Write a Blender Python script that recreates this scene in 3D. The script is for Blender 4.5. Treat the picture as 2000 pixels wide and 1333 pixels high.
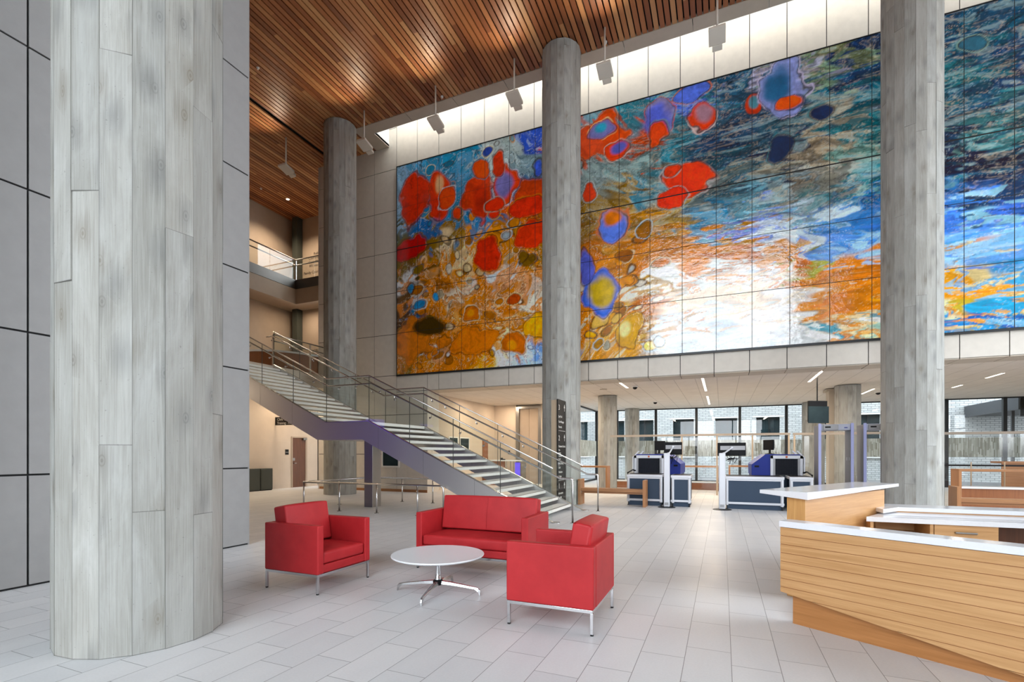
import bpy, bmesh, math, random
import numpy as np
from mathutils import Matrix, Vector
for _o in list(bpy.data.objects):
    bpy.data.objects.remove(_o)
SC = bpy.context.scene
COL = SC.collection
PI = math.pi
random.seed(7)

# ------------------------------------------------------------------ camera, sky, exposure
cam = bpy.data.cameras.new('camera')
cam.sensor_width = 36.0
cam.lens = 957.1 * 36.0 / 2000.0
cam.shift_y = (885.85 - 666.5) / 2000.0
cam.clip_end = 300
cam_o = bpy.data.objects.new('camera', cam)
cam_o.location = (0, 0, 1.46)
cam_o.rotation_euler = (PI / 2, 0, math.radians(23.23))
COL.objects.link(cam_o)
SC.camera = cam_o

SC.view_settings.view_transform = 'Standard'
SC.view_settings.look = 'None'
SC.view_settings.gamma = 1.0
SC.view_settings.use_curve_mapping = False
SC.view_settings.exposure = 0.0
SKY = 7.7

world = bpy.data.worlds.new('sky')
SC.world = world
world.use_nodes = True
wn = world.node_tree.nodes
wl = world.node_tree.links
bg = wn['Background']
tc = wn.new('ShaderNodeTexCoord')
sp = wn.new('ShaderNodeSeparateXYZ')
cr = wn.new('ShaderNodeValToRGB')
wl.new(tc.outputs['Generated'], sp.inputs[0])
wl.new(sp.outputs['Z'], cr.inputs[0])
cr.color_ramp.elements[0].position = 0.0
cr.color_ramp.elements[0].color = (0.30, 0.32, 0.34, 1)
cr.color_ramp.elements[1].position = 0.02
cr.color_ramp.elements[1].color = (0.90, 0.95, 1.0, 1)
e = cr.color_ramp.elements.new(1.0)
e.color = (0.80, 0.90, 1.0, 1)
wl.new(cr.outputs[0], bg.inputs['Color'])
bg.inputs['Strength'].default_value = SKY


def portal(name, loc, rot, sx, sy):
    l = bpy.data.lights.new(name, 'AREA')
    l.shape = 'RECTANGLE'
    l.size, l.size_y = sx, sy
    l.cycles.is_portal = True
    o = bpy.data.objects.new(name, l)
    o.location, o.rotation_euler = loc, rot
    COL.objects.link(o)


# daylight enters by the street facade behind the camera, the roof slot and the rear glazing
portal('facade_portal', (0.15, -11.9, 8.75), (PI / 2, 0, 0), 14.3, 17.3)
portal('side_portal', (13.7, 8.5, 6.6), (0, PI / 2, 0), 13.0, 12.8)
portal('slot_portal', (1.2, 14.95, 15.0), (0, 0, 0), 25.6, 0.85)
portal('rear_portal', (3.6, 26.75, 1.9), (-PI / 2, 0, 0), 20.0, 3.8)


def area(name, loc, sx, sy, power, col=(1, 0.80, 0.58), rot=(0, 0, 0)):
    l = bpy.data.lights.new(name, 'AREA')
    l.shape = 'RECTANGLE'
    l.size, l.size_y = sx, sy
    l.energy = power
    l.color = col
    o = bpy.data.objects.new(name, l)
    o.location, o.rotation_euler = loc, rot
    COL.objects.link(o)
    return o


def spot(name, loc, target, power, angle, col=(1, 0.80, 0.58), blend=0.8, rad=0.08):
    l = bpy.data.lights.new(name, 'SPOT')
    l.energy, l.color, l.spot_size, l.spot_blend = power, col, angle, blend
    l.shadow_soft_size = rad
    o = bpy.data.objects.new(name, l)
    o.location = loc
    d = Vector(target) - Vector(loc)
    o.rotation_euler = d.to_track_quat('-Z', 'Y').to_euler()
    COL.objects.link(o)
    return o


cy = SC.cycles
cy.use_denoising = True
cy.max_bounces = 7
cy.diffuse_bounces = 4
cy.glossy_bounces = 4
cy.transmission_bounces = 4
cy.transparent_max_bounces = 24
cy.caustics_reflective = False
cy.caustics_refractive = False
cy.sample_clamp_indirect = 6.0

# ------------------------------------------------------------------ materials


def S(r, g, b):
    return tuple(((c / 255.0) / 12.92 if c <= 10 else ((c / 255.0 + 0.055) / 1.055) ** 2.4) for c in (r, g, b)) + (1.0,)


class NT:
    def __init__(self, name):
        self.m = bpy.data.materials.new(name)
        self.m.use_nodes = True
        self.t = self.m.node_tree
        self.b = self.t.nodes['Principled BSDF']
        self.out = self.t.nodes['Material Output']

    def n(self, kind, **kw):
        x = self.t.nodes.new('ShaderNode' + kind)
        for k, v in kw.items():
            setattr(x, k, v)
        return x

    def l(self, a, b):
        self.t.links.new(a, b)

    def val(self, sock, v):
        if hasattr(v, 'is_output') or hasattr(v, 'links'):
            self.l(v, sock)
        else:
            sock.default_value = v

    def math(self, op, a, b=0.0, c=0.0):
        x = self.n('Math', operation=op)
        self.val(x.inputs[0], a)
        self.val(x.inputs[1], b)
        self.val(x.inputs[2], c)
        return x.outputs[0]

    def mix(self, f, a, b, mode='MIX'):
        x = self.n('Mix', data_type='RGBA', blend_type=mode)
        self.val(x.inputs[0], f)
        self.val(x.inputs[6], a)
        self.val(x.inputs[7], b)
        return x.outputs[2]

    def coord(self, kind='Object', scale=(1, 1, 1), loc=(0, 0, 0)):
        c = self.n('TexCoord')
        m = self.n('Mapping')
        m.inputs['Scale'].default_value = scale
        m.inputs['Location'].default_value = loc
        self.l(c.outputs[kind], m.inputs[0])
        return m.outputs[0]

    def noise(self, vec, scale, detail=3, rough=0.55, dist=0.0):
        x = self.n('TexNoise')
        if vec is not None:
            self.l(vec, x.inputs['Vector'])
        x.inputs['Scale'].default_value = scale
        x.inputs['Detail'].default_value = detail
        x.inputs['Roughness'].default_value = rough
        x.inputs['Distortion'].default_value = dist
        return x.outputs['Fac']

    def ramp(self, f, *stops):
        x = self.n('ValToRGB')
        el = x.color_ramp.elements
        while len(el) < len(stops):
            el.new(0.5)
        for q, (p, c) in zip(el, stops):
            q.position = p
            q.color = c if len(c) == 4 else tuple(c) + (1,)
        self.l(f, x.inputs[0])
        return x.outputs[0]

    def bump(self, h, strength=0.2, dist=0.01):
        x = self.n('Bump')
        x.inputs['Strength'].default_value = strength
        x.inputs['Distance'].default_value = dist
        self.l(h, x.inputs['Height'])
        self.l(x.outputs[0], self.b.inputs['Normal'])

    def set(self, col=None, rough=None, metal=None, spec=None, coat=None, coat_rough=None):
        b = self.b
        if col is not None:
            self.val(b.inputs['Base Color'], col)
        if rough is not None:
            self.val(b.inputs['Roughness'], rough)
        if metal is not None:
            self.val(b.inputs['Metallic'], metal)
        if spec is not None:
            self.val(b.inputs['Specular IOR Level'], spec)
        if coat is not None:
            self.val(b.inputs['Coat Weight'], coat)
        if coat_rough is not None:
            self.val(b.inputs['Coat Roughness'], coat_rough)
        return self.m


def simple(name, col, rough=0.5, metal=0.0, var=0.06, scale=3.0, **kw):
    n = NT(name)
    f = n.noise(n.coord('Object'), scale, 4)
    a = tuple(c * (1 - var) for c in col[:3]) + (1,)
    b = tuple(min(1, c * (1 + var)) for c in col[:3]) + (1,)
    return n.set(n.ramp(f, (0.3, a), (0.7, b)), rough, metal, **kw)


def wood(name, c1, c2, axis='X', rough=0.45, fine=1.0, space='Object', **kw):
    n = NT(name)
    if space == 'World':
        def coord(kind, scale):
            g = n.n('NewGeometry')
            m = n.n('Mapping')
            m.inputs['Scale'].default_value = scale
            n.l(g.outputs['Position'], m.inputs[0])
            return m.outputs[0]
        n.coord = coord
    sc = {'X': (0.7, 16, 16), 'Y': (16, 0.7, 16), 'Z': (16, 16, 0.7)}[axis]
    v = n.coord('Object', tuple(q * fine for q in sc))
    f1 = n.noise(v, 1.6, 5, 0.6, 0.7)
    sc2 = {'X': (2, 130, 130), 'Y': (130, 2, 130), 'Z': (130, 130, 2)}[axis]
    f2 = n.noise(n.coord('Object', sc2), 1.5, 2, 0.6)
    f = n.math('ADD', n.math('MULTIPLY', f1, 0.65), n.math('MULTIPLY', f2, 0.35))
    n.bump(f2, 0.06, 0.004)
    return n.set(n.ramp(f, (0.32, c1), (0.68, c2)), rough, 0.0, **kw)


def metal(name, col, rough, axis=None, aniso=0.25):
    n = NT(name)
    if axis:
        sc = {'X': (1, 200, 200), 'Z': (200, 200, 1), 'Y': (200, 1, 200)}[axis]
        f = n.noise(n.coord('Object', sc), 1.0, 2)
        r = n.math('MULTIPLY_ADD', f, 0.14, rough - 0.07)
        return n.set(col, r, 1.0)
    f = n.noise(n.coord('Object'), 40, 2)
    return n.set(col, n.math('MULTIPLY_ADD', f, 0.06, rough - 0.03), 1.0)


def glass(name, tint=(0.93, 0.97, 0.95, 1), refl=0.05, rough=0.0):
    n = NT(name)
    n.t.nodes.remove(n.b)
    tr = n.n('BsdfTransparent')
    tr.inputs[0].default_value = tint
    gl = n.n('BsdfGlossy')
    gl.inputs['Roughness'].default_value = rough
    gl.inputs['Color'].default_value = (1, 1, 1, 1)
    lw = n.n('LayerWeight')
    lw.inputs['Blend'].default_value = 0.5
    f = n.math('MULTIPLY_ADD', n.math('POWER', lw.outputs['Facing'], 5.0), 0.7, refl)
    mx = n.n('MixShader')
    n.l(f, mx.inputs[0])
    n.l(tr.outputs[0], mx.inputs[1])
    n.l(gl.outputs[0], mx.inputs[2])
    n.l(mx.outputs[0], n.out.inputs[0])
    return n.m


def glow(name, col, strength, base=(0.8, 0.8, 0.8, 1)):
    n = NT(name)
    n.b.inputs['Base Color'].default_value = base
    n.b.inputs['Emission Color'].default_value = col
    n.b.inputs['Emission Strength'].default_value = strength
    return n.m


M = {}


def board_concrete():
    n = NT('board_formed_concrete')
    uv = n.n('UVMap', uv_map='board')
    su = n.n('SeparateXYZ')
    n.l(uv.outputs[0], su.inputs[0])
    lo = n.n('UVMap', uv_map='local')
    sl = n.n('SeparateXYZ')
    n.l(lo.outputs[0], sl.inputs[0])
    # tone of each board
    cb = n.n('CombineXYZ')
    n.l(n.math('FLOOR', n.math('DIVIDE', su.outputs[0], 1.0)), cb.inputs[0])
    n.l(n.math('FLOOR', n.math('DIVIDE', su.outputs[1], 40.0)), cb.inputs[1])
    wnz = n.n('TexWhiteNoise', noise_dimensions='2D')
    n.l(cb.outputs[0], wnz.inputs[0])
    tone = wnz.outputs['Value']
    mp = n.n('Mapping')
    n.l(uv.outputs[0], mp.inputs[0])
    mp.inputs['Scale'].default_value = (36, 0.9, 1)
    ray = n.noise(mp.outputs[0], 1.0, 5, 0.58, 2.2)
    mp2 = n.n('Mapping')
    n.l(uv.outputs[0], mp2.inputs[0])
    mp2.inputs['Scale'].default_value = (3.2, 0.9, 1)
    cloud = n.noise(mp2.outputs[0], 1.0, 6, 0.65, 0.6)
    mp3 = n.n('Mapping')
    n.l(uv.outputs[0], mp3.inputs[0])
    mp3.inputs['Scale'].default_value = (4.2, 2.1, 1)
    vor = n.n('TexVoronoi', feature='F1', voronoi_dimensions='2D')
    n.l(mp3.outputs[0], vor.inputs['Vector'])
    vor.inputs['Scale'].default_value = 1.0
    rings = n.math('SINE', n.math('MULTIPLY', vor.outputs['Distance'], 95.0))
    kd = n.math('ADD', vor.outputs['Distance'], n.math('MULTIPLY', n.math('SUBTRACT', cloud, 0.5), 0.16))
    core = n.ramp(kd, (0.06, (1, 1, 1)), (0.17, (0, 0, 0)))
    fan = n.math('MULTIPLY', n.ramp(n.math('ADD', kd, n.math('MULTIPLY', n.math('SUBTRACT', ray, 0.5), 0.45)), (0.06, (1, 1, 1)), (0.40, (0, 0, 0))), 0.55)
    knot = n.math('MAXIMUM', n.math('MULTIPLY', core, n.math('MULTIPLY_ADD', rings, 0.3, 0.7)), fan)
    mp4 = n.n('Mapping')
    n.l(uv.outputs[0], mp4.inputs[0])
    mp4.inputs['Scale'].default_value = (3.4, 1.7, 1)
    vs_ = n.n('TexVoronoi', feature='F1', voronoi_dimensions='2D')
    n.l(mp4.outputs[0], vs_.inputs['Vector'])
    vs_.inputs['Scale'].default_value = 1.0
    sd_ = n.n('SeparateColor')
    n.l(vs_.outputs['Color'], sd_.inputs[0])
    sdist = n.math('ADD', vs_.outputs['Distance'], n.math('MULTIPLY', n.math('SUBTRACT', ray, 0.5), 0.30))
    stain = n.math('MULTIPLY', n.ramp(sdist, (0.02, (1, 1, 1)), (0.34, (0, 0, 0))), n.math('GREATER_THAN', sd_.outputs[1], 0.62))
    sc = n.n('SeparateColor')
    n.l(vor.outputs['Color'], sc.inputs[0])
    kk = n.math('MULTIPLY', knot, n.math('GREATER_THAN', sc.outputs[0], 0.60))
    pores = n.noise(n.coord('Object'), 55, 2, 0.5)
    pore = n.ramp(pores, (0.24, (1, 1, 1)), (0.30, (0, 0, 0)))
    base = n.ramp(ray, (0.25, S(136, 134, 128)), (0.5, S(160, 160, 156)), (0.75, S(182, 182, 178)))
    base = n.mix(n.math('MULTIPLY', cloud, 0.9), base, n.ramp(cloud, (0.3, S(138, 134, 122)), (0.7, S(190, 191, 188))), 'MIX')
    tcol = n.ramp(tone, (0.0, (0.91, 0.92, 0.92)), (0.5, (0.97, 0.97, 0.96)), (1.0, (1.04, 1.03, 1.01)))
    base = n.mix(1.0, base, tcol, 'MULTIPLY')
    base = n.mix(n.math('MULTIPLY', stain, 0.42), base, S(104, 106, 106))
    base = n.mix(n.math('MULTIPLY', kk, 0.58), base, n.ramp(sc.outputs[2], (0.3, S(92, 92, 92)), (0.7, S(104, 92, 72))))
    base = n.mix(n.math('MULTIPLY', pore, 0.35), base, S(80, 78, 74))
    # seams
    e1 = n.math('LESS_THAN', sl.outputs[0], 0.0035)
    e2 = n.math('LESS_THAN', sl.outputs[1], 0.006)
    ed = n.math('MAXIMUM', e1, e2)
    base = n.mix(n.math('MULTIPLY', ed, 0.5), base, S(60, 60, 58))
    n.bump(n.math('ADD', ray, n.math('MULTIPLY', kk, -0.5)), 0.35, 0.006)
    M['concrete'] = n.set(base, 0.72, 0.0, spec=0.3)


board_concrete()


def tile_floor():
    n = NT('stone_floor_tile')
    tcn = n.n('TexCoord')
    s = n.n('SeparateXYZ')
    n.l(tcn.outputs['Object'], s.inputs[0])
    c = n.n('CombineXYZ')
    n.l(n.math('ADD', s.outputs[1], 40.0), c.inputs[0])
    n.l(n.math('ADD', s.outputs[0], 30.5 - 0.058 + 0.0), c.inputs[1])
    b = n.n('TexBrick', offset=0.37, offset_frequency=2, squash=1.0)
    n.l(c.outputs[0], b.inputs['Vector'])
    b.inputs['Scale'].default_value = 1.0
    b.inputs['Brick Width'].default_value = 0.61
    b.inputs['Row Height'].default_value = 0.305
    b.inputs['Mortar Size'].default_value = 0.0026
    b.inputs['Mortar Smooth'].default_value = 0.1
    b.inputs['Bias'].default_value = 0.0
    b.inputs['Color1'].default_value = S(212, 213, 214)
    b.inputs['Color2'].default_value = S(222, 222, 222)
    b.inputs['Mortar'].default_value = S(140, 140, 140)
    v = n.coord('Object', (3.0, 0.8, 1))
    f = n.noise(v, 1.0, 5, 0.6, 0.4)
    f2 = n.noise(n.coord('Object'), 60, 2)
    col = n.mix(0.55, b.outputs['Color'], n.ramp(f, (0.3, (0.86, 0.87, 0.88)), (0.7, (1.0, 1.0, 1.0))), 'MULTIPLY')
    col = n.mix(0.25, col, n.ramp(f2, (0.3, (0.85, 0.85, 0.85)), (0.7, (1.05, 1.05, 1.05))), 'MULTIPLY')
    n.bump(b.outputs['Fac'], -0.25, 0.002)
    M['floor'] = n.set(col, n.math('MULTIPLY_ADD', f, 0.2, 0.33), 0.0, spec=0.45)


tile_floor()


def slat_wood():
    n = NT('cedar_slat')
    tcn = n.n('TexCoord')
    s = n.n('SeparateXYZ')
    n.l(tcn.outputs['Object'], s.inputs[0])
    ix = n.math('FLOOR', n.math('DIVIDE', s.outputs[0], 0.159))
    w1 = n.n('TexWhiteNoise', noise_dimensions='1D')
    n.l(ix, w1.inputs['W'])
    iy = n.math('FLOOR', n.math('ADD', n.math('DIVIDE', s.outputs[1], 3.1), n.math('MULTIPLY', w1.outputs['Value'], 9.0)))
    c = n.n('CombineXYZ')
    n.l(ix, c.inputs[0])
    n.l(iy, c.inputs[1])
    w2 = n.n('TexWhiteNoise', noise_dimensions='2D')
    n.l(c.outputs[0], w2.inputs['Vector'])
    off = n.n('VectorMath', operation='MULTIPLY_ADD')
    n.l(w2.outputs['Color'], off.inputs[0])
    off.inputs[1].default_value = (9, 9, 9)
    n.l(n.coord('Object', (30, 0.8, 30)), off.inputs[2])
    g = n.noise(off.outputs[0], 1.0, 4, 0.6, 0.5)
    a = n.ramp(w2.outputs['Value'], (0.0, S(130, 78, 48)), (0.35, S(158, 98, 60)), (0.7, S(176, 116, 72)), (1.0, S(198, 148, 100)))
    col = n.mix(0.5, a, n.ramp(g, (0.3, (0.72, 0.68, 0.64)), (0.7, (1.12, 1.1, 1.08))), 'MULTIPLY')
    M['slat'] = n.set(col, 0.42, 0.0, spec=0.4)


slat_wood()


def brick_white():
    n = NT('white_painted_brick')
    tcn = n.n('TexCoord')
    s = n.n('SeparateXYZ')
    n.l(tcn.outputs['Object'], s.inputs[0])
    c = n.n('CombineXYZ')
    n.l(n.math('ADD', s.outputs[0], 50.0), c.inputs[0])
    n.l(s.outputs[2], c.inputs[1])
    b = n.n('TexBrick', offset=0.5)
    n.l(c.outputs[0], b.inputs['Vector'])
    b.inputs['Scale'].default_value = 1.0
    b.inputs['Brick Width'].default_value = 0.34
    b.inputs['Row Height'].default_value = 0.105
    b.inputs['Mortar Size'].default_value = 0.012
    b.inputs['Color1'].default_value = S(206, 209, 208)
    b.inputs['Color2'].default_value = S(186, 190, 189)
    b.inputs['Mortar'].default_value = S(128, 132, 134)
    M['brick'] = n.set(b.outputs['Color'], 0.7, 0.0)


brick_white()


def red_leather():
    n = NT('red_upholstery')
    v = n.n('TexVoronoi')
    n.l(n.coord('Object'), v.inputs['Vector'])
    v.inputs['Scale'].default_value = 420
    f = n.noise(n.coord('Object'), 6, 4)
    n.bump(v.outputs['Distance'], 0.10, 0.002)
    M['red'] = n.set(n.ramp(f, (0.3, S(164, 33, 38)), (0.7, S(178, 41, 45))), 0.46, 0.0, spec=0.28)


red_leather()


def frosted():
    n = NT('patterned_film')
    tcn = n.n('TexCoord')
    s = n.n('SeparateXYZ')
    n.l(tcn.outputs['Object'], s.inputs[0])
    sx = n.math('ADD', s.outputs[0], s.outputs[1])
    ix = n.math('FLOOR', n.math('DIVIDE', sx, 0.04))
    w = n.n('TexWhiteNoise', noise_dimensions='1D')
    n.l(ix, w.inputs['W'])
    iz = n.math('FLOOR', n.math('ADD', n.math('DIVIDE', s.outputs[2], 0.30), n.math('MULTIPLY', w.outputs['Value'], 7.0)))
    c = n.n('CombineXYZ')
    n.l(ix, c.inputs[0])
    n.l(iz, c.inputs[1])
    w2 = n.n('TexWhiteNoise', noise_dimensions='2D')
    n.l(c.outputs[0], w2.inputs['Vector'])
    col = n.ramp(w2.outputs['Value'], (0.0, S(160, 156, 142)), (0.5, S(190, 188, 176)), (1.0, S(222, 222, 214)))
    n.set(col, 0.5, 0.0)
    tl = n.n('BsdfTranslucent')
    n.l(col, tl.inputs[0])
    tr = n.n('BsdfTransparent')
    m1 = n.n('MixShader')
    m1.inputs[0].default_value = 0.6
    n.l(n.b.outputs[0], m1.inputs[1])
    n.l(tl.outputs[0], m1.inputs[2])
    m2 = n.n('MixShader')
    m2.inputs[0].default_value = 0.25
    n.l(m1.outputs[0], m2.inputs[1])
    n.l(tr.outputs[0], m2.inputs[2])
    n.l(m2.outputs[0], n.out.inputs[0])
    M['film'] = n.m


frosted()


def art_glass():
    n = NT('art_glass')
    a = n.n('Attribute', attribute_name='art')
    v = n.coord('Object')
    f = n.noise(v, 9, 6, 0.65, 1.2)
    col = n.mix(0.35, a.outputs['Color'], n.ramp(f, (0.3, (0.62, 0.62, 0.62)), (0.7, (1.25, 1.25, 1.25))), 'MULTIPLY')
    n.set(col, 0.12, 0.0, spec=0.5, coat=0.7, coat_rough=0.03)
    h = n.noise(n.coord('Object', (1.0, 1.0, 1.8)), 5.0, 3, 0.6, 0.3)
    n.bump(h, 0.22, 0.03)
    b = [q for q in n.t.nodes if q.type == 'BUMP'][0]
    n.l(b.outputs[0], n.b.inputs['Coat Normal'])
    M['art'] = n.m


art_glass()


def low_ceiling_mat():
    n = NT('painted_ceiling_board')
    tcn = n.n('TexCoord')
    s = n.n('SeparateXYZ')
    n.l(tcn.outputs['Object'], s.inputs[0])
    fx = n.math('FRACT', n.math('DIVIDE', n.math('ADD', s.outputs[0], 50.56), 0.63))
    ln = n.math('LESS_THAN', fx, 0.022)
    f = n.noise(n.coord('Object'), 2, 3)
    col = n.ramp(f, (0.3, S(214, 205, 194)), (0.7, S(222, 214, 204)))
    col = n.mix(n.math('MULTIPLY', ln, 0.55), col, S(110, 98, 86))
    M['lowceil'] = n.set(col, 0.8, 0.0)


low_ceiling_mat()

M['panel'] = simple('fibre_cement_panel', S(213, 206, 195), 0.62, var=0.04, scale=5)
M['panelgrey'] = simple('grey_fibre_cement_panel', S(150, 149, 148), 0.6, var=0.04, scale=6)
M['gap'] = simple('shadow_gap_black', S(18, 18, 19), 0.8)
M['plaster'] = simple('cream_plaster', S(206, 190, 172), 0.75, var=0.03)
M['plasterdark'] = simple('taupe_plaster', S(172, 154, 136), 0.75, var=0.03)
M['trimstone'] = simple('taupe_trim_panel', S(188, 176, 160), 0.6, var=0.04)
M['white'] = simple('white_paint', S(225, 225, 222), 0.6, var=0.02)
M['quartz'] = simple('white_quartz', S(226, 228, 232), 0.12, var=0.015, scale=60, spec=0.5)
M['laminate'] = simple('white_laminate', S(226, 229, 232), 0.28, var=0.01)
M['oak'] = wood('oak_veneer', S(176, 130, 80), S(204, 160, 110), 'X', 0.45)
M['oakw'] = wood('oak_veneer_units', S(176, 130, 80), S(204, 160, 110), 'X', 0.45, space='World')
M['oaky'] = wood('oak_veneer_wing', S(176, 128, 76), S(204, 156, 104), 'Y', 0.4)
M['oakv'] = wood('oak_veneer_dark', S(150, 98, 50), S(180, 124, 72), 'X', 0.4)
M['oakz'] = wood('oak_veneer_upright', S(184, 134, 76), S(212, 166, 106), 'Z', 0.42)
M['bench'] = wood('bench_timber', S(142, 94, 56), S(174, 124, 80), 'X', 0.45)
M['benchz'] = wood('bench_timber_upright', S(150, 98, 58), S(180, 128, 82), 'Z', 0.45)
M['maple'] = wood('pale_maple', S(168, 146, 120), S(186, 166, 140), 'Z', 0.55)
M['ashrail'] = wood('pale_ash_frame', S(146, 134, 120), S(162, 150, 136), 'X', 0.6)
M['door'] = wood('walnut_door', S(84, 50, 30), S(112, 68, 42), 'Z', 0.4)
M['doorlight'] = wood('chestnut_panel', S(128, 74, 36), S(152, 92, 50), 'Z', 0.4)
M['steel'] = metal('brushed_stainless', (0.66, 0.65, 0.64, 1), 0.40, 'X')
M['steelpost'] = metal('brushed_stainless_post', (0.34, 0.33, 0.32, 1), 0.34, 'Z')
M['chrome'] = metal('polished_aluminium', (0.62, 0.62, 0.63, 1), 0.10)
M['bandsteel'] = metal('dark_band_steel', (0.16, 0.15, 0.14, 1), 0.5, 'Y')
M['rail'] = metal('satin_stainless_tube', (0.62, 0.61, 0.60, 1), 0.24)
M['nickel'] = metal('dark_nickel', (0.30, 0.28, 0.26, 1), 0.35)
M['alu'] = simple('silver_aluminium', S(206, 208, 214), 0.35, 0.15, var=0.02)
M['tread'] = simple('pale_stone_tread', S(226, 224, 217), 0.55, var=0.04, scale=12)
M['black'] = simple('black_plastic', S(20, 20, 22), 0.45, spec=0.12)
M['rubber'] = simple('black_rubber', S(22, 22, 24), 0.7)
M['darksteel'] = simple('dark_mullion', S(38, 40, 42), 0.4, 0.3)
M['canopy'] = simple('charcoal_canopy', S(58, 62, 66), 0.5, 0.1)
M['navy'] = simple('slate_blue_panel', S(56, 71, 90), 0.5, var=0.03, spec=0.2)
M['blue'] = simple('cobalt_hood', S(32, 50, 140), 0.45, var=0.03, spec=0.2)
M['curtain'] = simple('lead_curtain', S(24, 27, 36), 0.5, var=0.2, scale=20, spec=0.12)
M['lavender'] = simple('lavender_edge', S(170, 176, 222), 0.45, var=0.02)
M['gategrey'] = simple('gate_grey', S(122, 122, 130), 0.5, var=0.03)
M['gatelight'] = simple('gate_light_grey', S(176, 180, 196), 0.45, var=0.02)
M['green'] = simple('dark_green_laminate', S(66, 70, 64), 0.5, var=0.04)
M['signblack'] = simple('sign_black', S(40, 38, 37), 0.55, var=0.03, spec=0.15)
M['canopydark'] = simple('dark_canopy_beam', S(40, 41, 42), 0.6)
M['letter'] = simple('sign_white', S(228, 226, 220), 0.6, var=0.01)
M['letterdark'] = simple('sign_dark_letter', S(42, 32, 26), 0.6, var=0.01)
M['glass'] = glass('clear_rail_glass', (0.955, 0.975, 0.965, 1), 0.03)
M['window'] = glass('window_glass', (0.97, 0.98, 0.98, 1), 0.03)
M['darkwin'] = simple('dark_window_pane', S(40, 54, 58), 0.35, var=0.35, scale=1.5, spec=0.06)
M['asphalt'] = simple('pavement', S(120, 120, 120), 0.85, var=0.1)
M['roof'] = simple('roof_slab', S(120, 118, 114), 0.9)
M['orange'] = simple('orange_button', S(196, 84, 30), 0.4)
M['greyplate'] = simple('grey_plate', S(150, 150, 152), 0.4, 0.2)
M['fixture'] = simple('ivory_fixture', S(214, 208, 196), 0.5, var=0.02)
M['lamp'] = glow('lit_lamp', (1, 0.86, 0.68, 1), 9.0)
M['lampline'] = glow('lit_line_lamp', (1, 0.88, 0.74, 1), 5.0)
M['purple'] = glow('purple_lit_panel', (0.16, 0.08, 1.0, 1), 1.0, (0.02, 0.015, 0.06, 1))
M['screen'] = glow('purple_video_screen', (0.16, 0.09, 1.0, 1), 2.4, (0.02, 0.02, 0.04, 1))

# ------------------------------------------------------------------ mesh helpers


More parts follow.
